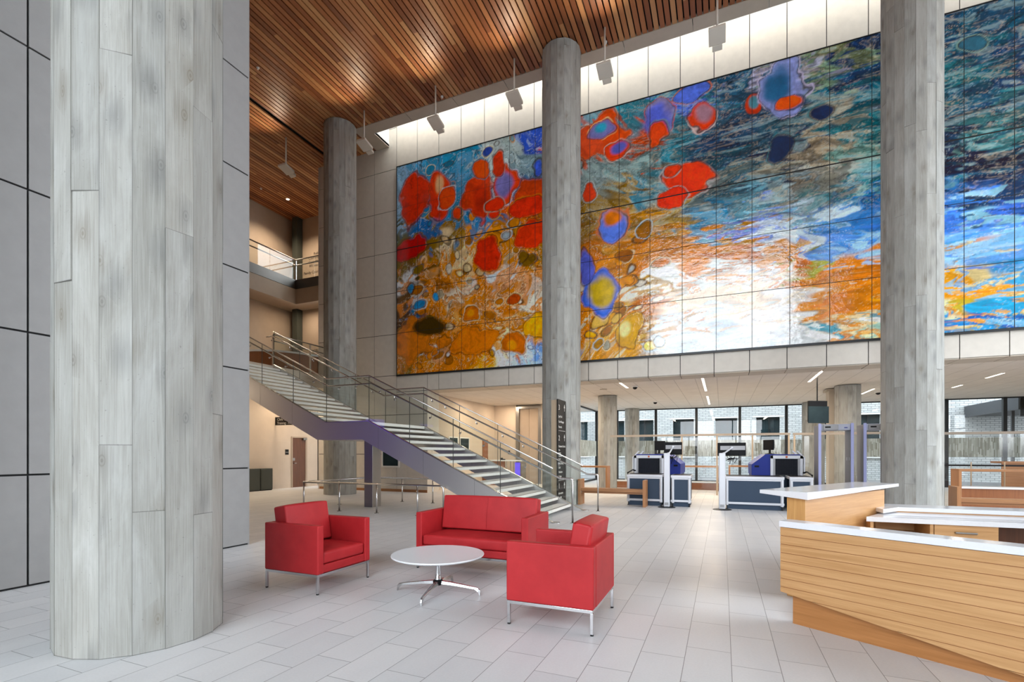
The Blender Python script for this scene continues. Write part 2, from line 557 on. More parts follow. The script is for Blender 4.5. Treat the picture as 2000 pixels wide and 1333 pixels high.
class MB:
    """collects faces in world (or local) coordinates, then links ONE mesh object"""

    def __init__(self):
        self.v, self.f, self.mi, self.uv, self.uv2 = [], [], [], {}, {}

    def poly(self, pts, m=0):
        i = len(self.v)
        self.v += [tuple(p) for p in pts]
        self.f.append(tuple(range(i, i + len(pts))))
        self.mi.append(m)
        return self

    def faces(self, vs, fs, m=0):
        i = len(self.v)
        self.v += [tuple(p) for p in vs]
        for q in fs:
            self.f.append(tuple(k + i for k in q))
            self.mi.append(m)
        return self

    def box(self, x0, x1, y0, y1, z0, z1, m=0):
        if x0 > x1: x0, x1 = x1, x0
        if y0 > y1: y0, y1 = y1, y0
        if z0 > z1: z0, z1 = z1, z0
        vs = [(x0, y0, z0), (x1, y0, z0), (x1, y1, z0), (x0, y1, z0), (x0, y0, z1), (x1, y0, z1), (x1, y1, z1), (x0, y1, z1)]
        return self.faces(vs, [(0, 3, 2, 1), (4, 5, 6, 7), (0, 1, 5, 4), (1, 2, 6, 5), (2, 3, 7, 6), (3, 0, 4, 7)], m)

    def prism(self, pts, axis, a, b, m=0):
        """extrude a 2D polygon: axis 'Z' takes (x,y), 'Y' takes (x,z), 'X' takes (y,z)"""
        def mk(p, t):
            return {'Z': (p[0], p[1], t), 'Y': (p[0], t, p[1]), 'X': (t, p[0], p[1])}[axis]
        n = len(pts)
        vs = [mk(p, a) for p in pts] + [mk(p, b) for p in pts]
        fs = [tuple(range(n - 1, -1, -1)), tuple(range(n, 2 * n))]
        fs += [(i, (i + 1) % n, n + (i + 1) % n, n + i) for i in range(n)]
        return self.faces(vs, fs, m)

    def tube(self, path, r, seg=10, m=0, cap=True):
        P = [Vector(p) for p in path]
        rings = []
        up = Vector((0, 0, 1))
        for i, p in enumerate(P):
            if i == 0: d = P[1] - P[0]
            elif i == len(P) - 1: d = P[-1] - P[-2]
            else: d = (P[i + 1] - P[i]).normalized() + (P[i] - P[i - 1]).normalized()
            d.normalize()
            s = d.cross(up)
            if s.length < 1e-3: s = d.cross(Vector((0, 1, 0)))
            s.normalize()
            t = s.cross(d).normalized()
            rr = r if not isinstance(r, (list, tuple)) else r[i]
            k = 1.0
            if 0 < i < len(P) - 1:
                c = (P[i] - P[i - 1]).normalized().dot(d)
                k = 1 / max(0.5, c)
            rings.append([p + (s * math.cos(2 * PI * j / seg) + t * math.sin(2 * PI * j / seg)) * rr * (k if k < 1.5 else 1.5) for j in range(seg)])
        vs = [q for g in rings for q in g]
        fs = []
        for i in range(len(P) - 1):
            for j in range(seg):
                a, b = i * seg + j, i * seg + (j + 1) % seg
                fs.append((a, b, b + seg, a + seg))
        if cap:
            fs.append(tuple(range(seg - 1, -1, -1)))
            fs.append(tuple((len(P) - 1) * seg + j for j in range(seg)))
        return self.faces(vs, fs, m)

    def cyl(self, x, y, z0, z1, r, seg=20, m=0, r2=None):
        return self.lathe(x, y, [(r, z0), (r if r2 is None else r2, z1)], seg, m)

    def lathe(self, x, y, prof, seg=24, m=0):
        vs, fs = [], []
        for r, z in prof:
            vs += [(x + r * math.cos(2 * PI * j / seg), y + r * math.sin(2 * PI * j / seg), z) for j in range(seg)]
        for i in range(len(prof) - 1):
            for j in range(seg):
                a, b = i * seg + j, i * seg + (j + 1) % seg
                fs.append((a, b, b + seg, a + seg))
        fs.append(tuple(range(seg - 1, -1, -1)))
        fs.append(tuple((len(prof) - 1) * seg + j for j in range(seg)))
        return self.faces(vs, fs, m)

    def ball(self, x, y, z, r, seg=10, m=0):
        n = 6
        return self.lathe(x, y, [(max(1e-4, r * math.sin(PI * i / n)), z - r * math.cos(PI * i / n)) for i in range(n + 1)], seg, m)


WM = {}


def link(o, parent=None, wm=None):
    COL.objects.link(o)
    if parent is not None:
        o.parent = parent
        WM[o.name] = WM[parent.name]
    else:
        WM[o.name] = wm if wm is not None else Matrix.Identity(4)
    return o


def build(name, mb, mats, parent=None, bevel=0.0, seg=2, smooth=False, local=False, loc=None):
    me = bpy.data.meshes.new(name)
    vs = mb.v
    if loc is not None and parent is None:
        L = Vector(loc)
        vs = [tuple(Vector(p) - L) for p in vs]
    elif parent is not None and not local:
        inv = WM[parent.name].inverted()
        vs = [tuple(inv @ Vector(p)) for p in vs]
    me.from_pydata([tuple(p) for p in vs], [], mb.f)
    if not isinstance(mats, (list, tuple)): mats = [mats]
    for q in mats: me.materials.append(M[q])
    if len(mats) > 1: me.polygons.foreach_set('material_index', mb.mi)
    if smooth: me.polygons.foreach_set('use_smooth', [True] * len(me.polygons))
    me.update()
    o = bpy.data.objects.new(name, me)
    link(o, parent, Matrix.Translation(Vector(loc)) if (loc is not None and parent is None) else None)
    if loc is not None and parent is None: o.location = loc
    if bevel:
        md = o.modifiers.new('edge', 'BEVEL')
        md.width, md.segments, md.limit_method, md.angle_limit = bevel, seg, 'ANGLE', math.radians(40)
        if smooth: md.harden_normals = True
    return o


def tag(o, label=None, cat=None, group=None, kind=None):
    if label: o['label'] = label
    if cat: o['category'] = cat
    if group: o['group'] = group
    if kind: o['kind'] = kind
    return o


def thing(name, label, cat, loc=(0, 0, 0), rz=0.0, group=None):
    o = bpy.data.objects.new(name, None)
    o.empty_display_size = 0.2
    o.location = loc
    o.rotation_euler = (0, 0, rz)
    link(o, None, Matrix.Translation(Vector(loc)) @ Matrix.Rotation(rz, 4, 'Z'))
    return tag(o, label, cat, group)


def struct(name, mb, mats, parent=None, **kw):
    o = build(name, mb, mats, parent, **kw)
    if parent is None: o['kind'] = 'structure'
    return o


def dup(root, loc, rz=None, label=None, group=None):
    r = root.copy()
    COL.objects.link(r)
    r.location = loc
    if rz is not None: r.rotation_euler = (0, 0, rz)
    if label: r['label'] = label
    if group: r['group'] = group
    def rec(a, b):
        for ch in list(a.children):
            c = ch.copy()
            COL.objects.link(c)
            c.parent = b
            rec(ch, c)
    rec(root, r)
    return r


def text(name, body, size, mat, parent, loc, rot, align='LEFT', depth=0.002):
    cu = bpy.data.curves.new(name, 'FONT')
    cu.body = body
    cu.size = size
    cu.extrude = depth
    cu.align_x = align
    cu.materials.append(M[mat])
    tmp = bpy.data.objects.new(name, cu)
    COL.objects.link(tmp)
    bpy.context.view_layer.update()
    me = bpy.data.meshes.new_from_object(tmp.evaluated_get(bpy.context.evaluated_depsgraph_get()))
    bpy.data.objects.remove(tmp)
    o = bpy.data.objects.new(name, me)
    link(o, parent)
    m = WM[parent.name].inverted() @ Matrix.Translation(Vector(loc)) @ rot.to_matrix().to_4x4()
    o.matrix_local = m
    return o

PAL="""-10.97,11.96,130,170,205;-9.62,12.03,60,140,185;-8.56,11.96,40,130,170;-7.35,11.85,190,205,205;-6.58,11.84,170,190,190;-5.83,12.00,60,90,190;-6.01,11.19,120,150,160;-5.83,10.71,70,110,150;-11.09,11.02,150,185,215;-10.29,9.91,30,110,180;-9.19,10.26,40,130,180;-10.74,9.70,90,90,60;-9.62,9.41,130,100,20;-8.56,9.41,150,110,30;-8.98,8.93,225,205,165;-7.95,8.94,205,130,20;-6.58,9.05,200,130,20;-5.83,9.26,205,120,20;-8.77,10.45,60,140,180;-8.46,11.30,90,150,190;-8.05,9.68,30,120,170;-6.39,9.54,200,90,20;-10.97,8.49,120,95,20;-10.06,8.36,110,75,20;-9.41,8.07,205,125,20;-8.77,8.35,215,185,140;-8.46,8.84,215,195,150;-6.77,7.86,200,220,230;-5.83,7.89,150,110,30;-10.74,7.98,215,220,225;-9.95,7.87,190,140,90;-9.62,7.54,205,125,20;-8.87,7.17,235,225,205;-7.95,7.14,205,125,20;-6.39,7.11,220,220,220;-5.83,7.04,215,190,170;-10.97,7.15,90,60,20;-10.29,6.78,60,130,180;-9.73,6.72,205,125,20;-8.98,6.72,230,215,180;-7.95,6.60,205,125,20;-7.35,6.35,215,190,170;-6.58,6.44,205,120,20;-5.92,6.36,220,215,200;-10.97,6.19,80,50,15;-9.95,6.27,70,55,15;-9.41,6.03,205,125,15;-8.56,5.94,210,130,15;-7.54,5.84,210,140,20;-6.77,5.76,235,215,175;-6.01,5.51,210,140,20;-10.74,5.40,205,130,10;-9.84,5.32,200,115,10;-9.41,5.10,210,210,210;-8.56,5.21,205,115,10;-7.54,5.13,215,130,10;-6.86,4.89,225,225,220;-6.58,5.22,190,100,10;-6.01,4.83,190,205,225;-5.74,4.80,110,150,210;-10.74,4.73,150,120,20;-9.62,4.65,205,125,10;-8.56,4.58,205,125,10;-7.54,4.68,215,150,20;-6.77,4.62,225,225,215;-5.83,4.55,160,190,225;-8.98,6.35,225,205,170;-9.19,5.64,205,120,15;-8.15,5.00,215,130,10;-3.91,11.84,205,80,20;-3.58,12.04,60,160,185;-2.94,11.90,60,140,160;-2.31,11.11,205,80,25;-1.56,11.68,70,130,150;-0.84,11.94,80,110,200;-0.15,11.74,50,110,130;0.26,11.91,25,70,100;0.91,11.86,40,90,120;1.54,11.96,170,170,200;1.91,12.23,120,130,80;2.39,11.97,130,160,130;2.85,12.10,20,60,110;3.52,12.01,15,50,95;3.30,10.88,20,100,120;3.52,9.89,30,110,120;2.85,10.34,165,155,135;-3.75,10.49,120,140,140;-2.78,10.27,120,150,150;-1.86,10.37,110,140,140;-2.31,9.38,70,130,150;-1.27,10.84,60,140,160;0.12,10.05,30,90,110;0.91,9.86,40,80,100;1.54,9.85,15,45,80;2.27,9.53,150,140,120;2.62,9.72,165,150,125;3.30,9.28,110,150,140;0.39,10.56,20,60,95;0.78,10.89,30,70,100;0.12,11.22,40,100,130;1.91,10.31,40,90,110;-0.15,9.08,110,130,130;0.52,9.08,90,130,140;1.42,9.17,150,150,135;2.39,8.95,165,165,155;3.30,8.48,60,130,140;3.52,7.90,50,110,170;1.17,8.66,120,150,160;1.91,8.50,140,160,165;2.74,8.19,80,130,160;-3.91,9.06,140,105,30;-3.10,9.23,170,140,80;-2.16,8.57,190,130,30;-1.13,8.53,165,135,70;-0.15,8.34,60,140,180;0.52,8.50,110,170,190;0.91,7.99,100,130,210;1.67,7.99,180,200,215;2.39,7.72,190,210,220;2.96,7.47,90,150,215;3.63,7.48,70,130,200;-3.91,8.08,190,110,20;-2.31,7.82,195,120,20;-1.13,7.62,185,115,15;-0.15,7.60,200,125,20;0.52,7.63,170,120,20;1.17,7.24,190,205,220;1.91,7.25,205,220,225;2.62,7.26,90,140,215;3.41,7.12,150,190,220;-3.91,7.43,200,125,20;-2.31,7.19,195,115,20;-0.84,7.12,200,120,10;0.12,6.90,170,95,5;1.17,6.95,200,130,30;1.79,6.57,195,110,10;2.39,6.62,150,150,60;2.96,6.39,200,120,10;3.52,6.31,205,120,10;-1.56,8.15,180,115,20;-3.10,7.63,200,130,30;-2.78,6.47,240,230,210;-2.16,6.54,170,130,50;-1.56,6.62,220,225,220;-0.15,6.49,205,220,220;1.17,6.10,225,225,225;1.79,6.15,225,210,185;2.39,5.93,205,130,20;2.96,5.86,205,120,20;3.63,5.76,205,125,15;-3.91,5.80,205,130,20;-3.10,5.71,230,190,100;-2.31,5.94,195,115,10;-1.56,6.00,235,205,175;-0.15,5.98,230,205,180;0.91,5.70,230,205,180;1.79,5.45,225,225,225;2.39,5.38,205,130,20;2.96,5.32,205,120,20;3.52,5.25,205,125,20;-3.91,4.82,220,215,190;-3.10,4.75,220,160,20;-2.47,5.17,170,120,20;-1.56,5.08,210,220,225;-0.15,4.94,200,215,230;0.91,4.98,220,225,230;1.79,4.75,215,220,220;2.39,4.83,215,220,215;2.96,4.64,60,140,160;3.52,4.59,150,185,170;2.62,5.08,200,130,20;3.30,4.88,210,190,150;5.19,11.84,15,60,90;5.58,11.71,30,90,110;6.14,11.76,20,70,100;5.19,10.58,40,110,120;5.87,10.51,30,80,100;6.33,10.73,15,55,90;5.29,9.68,20,50,80;5.87,9.15,60,120,125;5.29,8.55,15,40,70;6.05,8.37,25,70,95;5.58,7.86,15,45,75;6.33,7.94,15,50,85;5.29,7.30,80,130,215;5.77,7.08,130,180,200;6.33,6.98,70,110,200;5.29,6.67,150,190,220;5.87,6.57,120,170,210;6.33,6.37,100,150,210;5.19,6.06,215,150,50;5.58,6.00,200,180,130;6.14,5.92,60,140,190;5.29,5.54,225,140,40;5.87,5.46,200,140,30;6.33,5.40,130,170,190;5.29,4.92,205,205,160;5.87,4.97,170,150,60;6.33,4.92,50,140,180;5.38,4.53,50,130,180;6.05,4.52,40,90,160"""
BLOBS="""-10.45,10.85,0.59,1.06,205,62,20,90,60,60
-9.52,10.83,0.46,0.86,215,66,25,120,130,150,240,170,130,.38,0.04,0.40
-9.11,10.65,0.36,0.41,228,85,15,205,215,225
-7.79,10.42,0.58,0.82,205,70,20,150,170,190,180,55,20,.55,0.08,-0.16
-6.80,10.63,0.46,0.61,215,70,20,215,215,235,115,115,175,.66,-0.04,0.01
-7.67,11.37,0.32,0.29,215,85,20,90,130,150
-7.05,11.34,0.23,0.42,205,62,15,190,190,190
-5.87,10.26,0.59,0.51,190,70,25,60,90,120
-5.90,9.72,0.59,0.29,205,60,15,200,120,20
-10.63,9.11,0.59,0.36,185,40,15,110,80,20
-7.51,8.51,0.51,0.59,200,60,15,225,150,40
-5.79,8.78,0.55,0.46,205,65,15,200,130,20
-8.64,9.94,0.19,0.20,225,80,20,120,90,20
-7.21,9.70,0.18,0.16,205,62,15,220,150,30
-7.15,10.00,0.31,0.18,210,62,12,190,180,170
-8.19,6.41,0.31,0.33,205,112,15,240,215,185,225,150,20,.5,0.00,0.00
-5.61,5.68,0.36,0.37,228,165,20,190,110,20
-6.50,6.78,0.19,0.17,175,75,10,225,200,150
-6.46,5.12,0.42,0.42,195,105,12,235,215,170,215,140,20,.4,-0.08,-0.06
-8.05,5.39,0.85,0.47,210,120,10,190,100,10
-10.63,5.58,0.80,0.76,205,120,12,110,60,15
-9.84,6.07,0.57,0.26,65,48,15,120,90,20
-10.29,6.84,0.25,0.15,60,135,190,200,220,230
-3.55,11.55,0.72,0.61,205,78,20,190,150,120
-3.48,11.79,0.34,0.32,110,110,165,225,190,140,60,150,180,.5,-0.06,0.02
-2.97,10.94,0.36,0.30,215,70,15,215,190,180,85,95,175,.62,0.03,0.07
-1.81,11.72,0.49,0.48,140,130,165,205,85,25,85,100,195,.85,-0.03,-0.13
-1.88,11.18,0.27,0.31,210,75,20,110,130,140
-0.56,11.32,0.36,0.37,215,66,16,215,195,190,150,115,130,.72,0.03,0.04
-0.81,12.08,0.45,0.26,85,108,200,205,110,60
0.78,11.24,0.22,0.26,190,62,22,30,60,80,70,125,140,.6,0.04,0.08
1.60,11.57,0.57,0.70,140,150,205,195,185,210,35,90,130,.68,-0.12,0.04
1.68,11.06,0.29,0.17,228,92,25,40,60,90
-0.91,9.62,0.63,0.54,215,66,20,160,170,170
-1.30,9.05,0.39,0.29,212,62,15,160,160,160
-1.39,9.95,0.25,0.21,205,66,20,160,165,165
-3.91,9.75,0.23,0.23,205,70,15,190,190,190
-3.18,8.60,0.51,0.43,95,125,218,205,110,25,200,112,20,.62,0.03,0.19
-3.52,6.55,0.54,0.58,60,108,218,225,190,120,190,162,22,.74,0.03,0.03
-4.09,7.39,0.22,0.49,92,102,195,190,110,20
-2.61,5.26,0.42,0.49,198,150,24,150,80,20,235,215,150,.45,-0.12,0.08
1.54,9.82,0.30,0.39,15,42,75,60,120,130
2.46,10.58,0.25,0.14,16,42,78,60,120,130
5.58,11.40,0.21,0.17,45,95,115,120,150,140"""
# ------------------------------------------------------------------ setting: floors, walls, ceilings
H1, F2, F3, CE = 3.78, 4.45, 9.14, 13.2       # lower ceiling, second floor, third floor, timber ceiling
YW, YF, YG = 15.38, -12.0, 26.6                # mural wall, street facade, rear glazing
XL, XR = -6.97, 13.6                          # tall side wall, far right wall

struct('floor', MB().box(-21, XR + 0.3, YF - 0.3, YG + 0.2, -0.3, 0), 'floor')
struct('pavement', MB().box(-40, 50, YF - 40, YF - 0.3, -0.32, -0.02).box(-40, 50, YG + 0.2, 34, -0.32, -0.02), 'asphalt')


def panels(mb, axis, at, us, zs, gap=0.02, t=0.02, sign=1, m=0, inset=0.0):
    """separate cladding sheets standing proud of a dark backing"""
    for u0, u1 in zip(us[:-1], us[1:]):
        for z0, z1 in zip(zs[:-1], zs[1:]):
            g = gap / 2
            a, b = at, at + sign * t
            if axis == 'X': mb.box(a, b, u0 + g, u1 - g, z0 + g, z1 - g, m)
            else: mb.box(u0 + g, u1 - g, a, b, z0 + g, z1 - g, m)


# tall side wall (left of the big column)
mb = MB()
mb.box(XL - 0.42, XL - 0.02, YF, 5.54, 0, CE + 0.1, 1)
mb.box(XL - 0.42, XL, YF, 0.8, CE + 0.1, 18.0, 0)
zs = [0.012] + [1.224 + 1.56 * k for k in range(8)] + [13.4]
panels(mb, 'X', XL - 0.02, [-12.0, -10.7, -8.0, -5.3, -2.6, 0.115, 2.834, 5.55], zs, gap=0.022, t=0.02)
mb.box(XL - 0.42, XL - 0.0, 5.54, 5.56, 0.0, CE + 0.3, 0)
mb.box(XL - 0.44, XL - 0.42, YF, 5.56, 0.0, CE + 0.3, 0)
struct('wall_left', mb, ['panelgrey', 'gap'])

# mural wall: full height at the left, bridging over the screening area
zt = [4.42 + 1.572 * k for k in range(6)] + [13.85, 15.4]
mb = MB()
mb.box(-15.25, -10.02, YW + 0.02, YW + 0.8, 0, 15.4, 1)
mb.box(-10.02, XR, YW + 0.02, YW + 0.75, H1 + 0.02, 15.4, 1)
xl = [-15.25, -14.42, -13.49, -12.42, -11.37]
zl = [0.0, 1.42, 2.92] + zt
panels(mb, 'Y', YW + 0.02, xl, zl, sign=-1)
xm = [-11.37 + 0.929 * k for k in range(28)]
panels(mb, 'Y', YW + 0.02, xm, [12.29, 15.4], sign=-1)
panels(mb, 'Y', YW + 0.02, xm, [4.42, 12.29], sign=-1)
panels(mb, 'Y', YW + 0.02, [-10.0] + xm[2:], [H1, 4.42], sign=-1)
mb.box(-10.0, xm[2] - 0.006, YW, YW + 0.78, H1 - 0.012, H1 + 0.02, 2)
panels(mb, 'Y', YW + 0.02, [-11.37, -10.0], [0.0, 1.42, 2.92, H1, 4.42], sign=-1)
for x0, x1 in zip(xm[2:-1], xm[3:]):                      # returned underside of the bridge
    mb.box(x0 + 0.01, x1 - 0.01, YW, YW + 0.78, H1 - 0.012, H1 + 0.02, 2)
mb.box(-10.02, -10.0, YW, YW + 0.8, 0, H1, 0)
mb.box(-15.27, -15.25, YW, YW + 0.8, 0, 15.4, 0)
struct('wall_back', mb, ['panel', 'gap', 'trimstone'])
struct('baseboard_back', MB().box(-15.2, -10.0, YW - 0.012, YW, 0, 0.1), 'bench')

# timber slat ceiling
mb = MB()
k0, k1 = int(-20.2 / 0.159), int(XR / 0.159)
for k in range(k0, k1):
    x0, x1 = k * 0.159 + 0.018, k * 0.159 + 0.139
    if -14.55 < x0 < -14.36: continue
    y1 = 14.05 if x1 > -11.9 else (YW if x0 > -15.2 else 18.45)
    mb.box(x0, x1, 1.0, y1, CE, CE + 0.06, 0)
mb.box(-20.3, XR, 1.0, 14.05, CE + 0.10, CE + 0.14, 1)
mb.box(-20.3, -11.9, 14.05, 18.6, CE + 0.10, CE + 0.14, 1)
struct('ceiling', mb, ['slat', 'gap'])
mb = MB()
mb.box(-20.4, XR + 0.3, 1.0, 14.3, CE + 0.2, CE + 0.5)
mb.box(-20.4, XR + 0.3, 0.8, 1.0, CE, 18.3)
mb.box(-20.4, XR + 0.3, YF - 0.3, 1.0, 18.0, 18.3)  # unseen raised front bay, shaped to even out daylight through the hall
mb.box(-20.4, -11.9, 14.3, 18.8, CE + 0.2, CE + 0.5)
struct('roof', mb, 'roof')
# stone border of the roof slot
mb = MB()
xs = [-11.9 + 1.86 * k for k in range(14)]
for x0, x1 in zip(xs[:-1], xs[1:]):
    mb.box(x0 + 0.008, x1 - 0.008, 14.055, 14.5, CE - 0.02, CE + 0.08, 0)
mb.box(-12.3, -11.72, 14.055, YW - 0.005, CE - 0.021, CE + 0.08, 0)
mb.box(-12.3, XR, 14.3, 14.52, CE + 0.0, 15.3, 1)
mb.box(-11.92, -11.72, 14.5, YW, CE + 0.0, 15.3, 1)
struct('trim_1', mb, ['trimstone', 'white'])
mb = MB()
for k in range(14):
    x = -11.9 + 1.86 * k
    mb.box(x - 0.02, x + 0.02, 14.5, YW - 0.03, 14.95, 15.0, 0)
mb.box(-11.7, XR, 14.5, 14.515, CE - 0.02, CE + 0.01, 0)
struct('trim_2', mb, 'white')

# lower ceiling over the screening area and the building above it
struct('ceiling_lower', MB().box(-10.3, XR, YW + 0.78, YG + 0.1, H1, H1 + 0.12), 'lowceil')
struct('slab_upper', MB().box(-10.4, XR + 0.3, YW + 0.8, YG + 0.1, H1 + 0.12, 6.5).box(-10.4, XR + 0.3, YW + 0.8, 18.0, 4.4, 16.0), 'roof')  # unseen mass above, its height set by the shade it throws on the alley

# alcove behind the stair
mb = MB()
mb.box(-10.5, -10.3, 15.5, 22.0, 0, H1 + 0.05)
mb.box(-10.5, -9.14, 21.8, 22.0, 0, H1 + 0.05)
mb.box(-7.85, -6.35, 21.8, 22.0, 0, H1 + 0.05)
mb.box(-9.14, -7.85, 21.95, 22.0, 0, H1 + 0.05)
struct('wall_alcove', mb, 'plaster')

# left lobby: ground, second and third floor
mb = MB()
mb.box(-17.0, -16.8, YF, 15.40, 0, 3.95)
mb.box(-17.0, -16.8, 16.25, 16.87, 0, 3.95)
mb.box(-17.0, -16.8, 15.40, 16.25, 2.16, 3.95)
mb.box(-20.3, -15.25, 18.9, 19.1, 0, 3.95)
mb.box(-20.3, -20.1, 16.8, 19.0, 0, 3.95)
struct('wall_lobby', mb, 'plaster')
mb = MB()
mb.box(-20.3, -20.05, YF, 18.6, 3.9, CE + 0.3)
mb.box(-20.3, -15.0, 18.45, 18.65, 3.9, CE + 0.3)
struct('wall_upper', mb, 'plasterdark')
mb = MB()
mb.box(-20.2, -14.1, YF, 15.37, 3.95, F2)
mb.box(-20.2, -15.27, 15.37, 18.6, 3.95, F2)
struct('floor_second', mb, 'plaster')
mb = MB()
mb.box(-20.05, -17.4, YF, 16.2, 8.62, F3 - 0.01, 0)
mb.box(-20.05, -15.28, 16.2, 18.45, 8.62, F3 - 0.01, 0)
mb.box(-17.62, -17.40, YF, 16.42, 8.08, 8.62, 0)
mb.box(-17.40, -15.28, 16.2, 16.42, 8.08, 8.62, 0)
struct('floor_third', mb, ['plasterdark'])
mb = MB()
mb.box(-17.40, -17.375, YF, 16.2, 8.74, F3)
mb.box(-17.40, -15.28, 16.175, 16.2, 8.74, F3)
struct('trim_3', mb, 'bandsteel')
mb = MB().box(-19.68, -19.35, 18.1, 18.44, F3, CE).box(-19.68, -19.35, 18.1, 18.44, F2, 8.62)
struct('wall_pier', mb, 'green')

# right and front of the hall, out of frame
struct('wall_right', MB().box(XR, XR + 0.3, YF, 2.0, 0, 18.2).box(XR, XR + 0.3, 15.0, YG, 0, 15.4).box(XR, XR + 0.3, 2.0, 15.0, 13.0, 15.4), 'panel')
mb = MB()
for k in range(7):
    y = 2.1 + 2.13 * k
    mb.box(XR + 0.02, XR + 0.2, y - 0.06, y + 0.06, 0, 13.0)
for z in (0.05, 3.0, 6.2, 9.6, 12.95):
    mb.box(XR + 0.04, XR + 0.16, 2.0, 15.0, z - 0.05, z + 0.05)
struct('window_7', mb, 'darksteel')
mb = MB().box(-21, -7.1, YF - 0.3, YF, 0, 18.2)
mb.box(-7.1, XR + 0.3, YF - 0.3, YF, 17.4, 18.2)
mb.box(7.2, XR + 0.3, YF - 0.3, YF, 0, 17.4)
struct('wall_front', mb, 'panel')
struct('wall_far_left', MB().box(-21.0, -20.3, YF - 0.3, 19.2, 0, 18.2), 'roof')
mb = MB().box(-21, -15.0, 18.65, 19.3, 0, 15.0).box(-21, -15.2, 15.4, 19.3, CE + 0.5, 15.4)
struct('wall_far_back', mb, 'roof')
mb = MB()
for k in range(8):
    x = -6.95 + 2.02 * k
    mb.box(x - 0.06, x + 0.06, YF - 0.2, YF, 0, 17.4)
for z in (0.05, 3.0, 6.2, 9.6, 13.4, 17.35):
    mb.box(-7.0, 7.2, YF - 0.16, YF - 0.04, z - 0.05, z + 0.05)
struct('window_1', mb, 'darksteel')

# rear glazing: mullions, panes, printed band
mull = [-6.35, -5.22, -3.2, -1.21, 0.79, 2.8, 4.8, 6.8, 8.8, 10.7, 12.6]
w2 = MB().box(-6.35, XR, YG - 0.02, YG + 0.06, 0, 0.09).box(-6.35, XR, YG - 0.02, YG + 0.06, H1 - 0.05, H1)
w2o = struct('window_2', w2, 'darksteel')
for x in mull:
    build('mullion', MB().box(x - 0.06, x + 0.06, YG - 0.08, YG + 0.08, 0, H1), 'darksteel', w2o)
for x0, x1 in zip(mull[:-1], mull[1:]):
    build('pane', MB().box(x0 + 0.06, x1 - 0.06, YG + 0.005, YG + 0.017, 0.09, H1 - 0.05), 'window', w2o)
build('printed_band', MB().box(-6.3, XR, YG - 0.004, YG - 0.001, 1.30, 2.12), 'film', w2o)
w3o = struct('window_3', MB().box(-6.40, -6.32, 22.0, YG, 0, 0.09).box(-6.40, -6.32, 22.0, YG, H1 - 0.06, H1), 'darksteel')
build('pane', MB().box(-6.366, -6.354, 22.0, 24.9, 0.09, H1 - 0.06), 'window', w3o)
build('pane', MB().box(-6.366, -6.354, 24.92, YG - 0.08, 0.09, H1 - 0.06), 'window', w3o)
build('printed_band', MB().box(-6.35, -6.347, 22.0, YG - 0.1, 1.30, 2.12), 'film', w3o)

# neighbouring brick building seen through the glass
nb = thing('brick_building', 'white painted brick building standing across the alley behind the rear glazing', 'building', (3, 32.2, 0))
mb = MB()
ys = (32.0, 32.4)
wins = [(-4.68 - 2.43 * 2, -3.4 - 2.43 * 2), (-4.68 - 2.43, -3.4 - 2.43), (-5.25, -4.01), (-2.82, -1.61), (-0.39, 0.815), (1.823, 3.04), (4.25, 5.45), (6.6, 7.8)]
edges = [-16] + [q for w in wins for q in w] + [24]
for i in range(0, len(edges), 2):
    mb.box(edges[i], edges[i + 1], ys[0], ys[1], -0.02, 9)
for a, b in wins:
    mb.box(a, b, ys[0], ys[1], -0.02, 1.27)
    mb.box(a, b, ys[0], ys[1], 3.56, 9)
build('wall', mb, 'brick', nb)
for a, b in wins:
    f = build('window', MB().box(a, b, 32.16, 32.2, 1.27, 3.56), 'darkwin', nb)
    build('frame', MB().box(a + (b - a) * 0.55 - 0.02, a + (b - a) * 0.55 + 0.02, 32.12, 32.16, 1.27, 3.56).box(a, b, 32.12, 32.16, 2.2, 2.24), 'darksteel', f)
    build('sill', MB().box(a - 0.12, b + 0.12, 31.93, 32.1, 1.19, 1.27), 'white', nb)
    build('lintel', MB().box(a - 0.2, b + 0.2, 31.97, 32.1, 3.56, 3.63), 'white', nb)
cn = thing('entrance_canopy', 'charcoal steel canopy outside the rear glazing in front of the brick wall', 'canopy', (13, 29.5, 3.3))
build('roof_deck', MB().box(11.3, 17, 27.0, 31.96, 3.72, 3.84), 'canopy', cn)
build('fascia', MB().box(11.36, 17, 27.0, 27.06, 3.0, 3.84).box(11.3, 11.36, 27.0, 31.96, 3.28, 3.72).box(11.36, 17, 27.0, 27.06, 3.28, 3.72), 'canopy', cn)
build('post', MB().box(11.5, 11.6, 28.0, 28.1, -0.02, 3.72), 'canopy', cn)
build('soffit', MB().box(11.36, 17, 27.06, 31.96, 3.30, 3.34), 'canopy', cn)

# ------------------------------------------------------------------ board-formed concrete columns


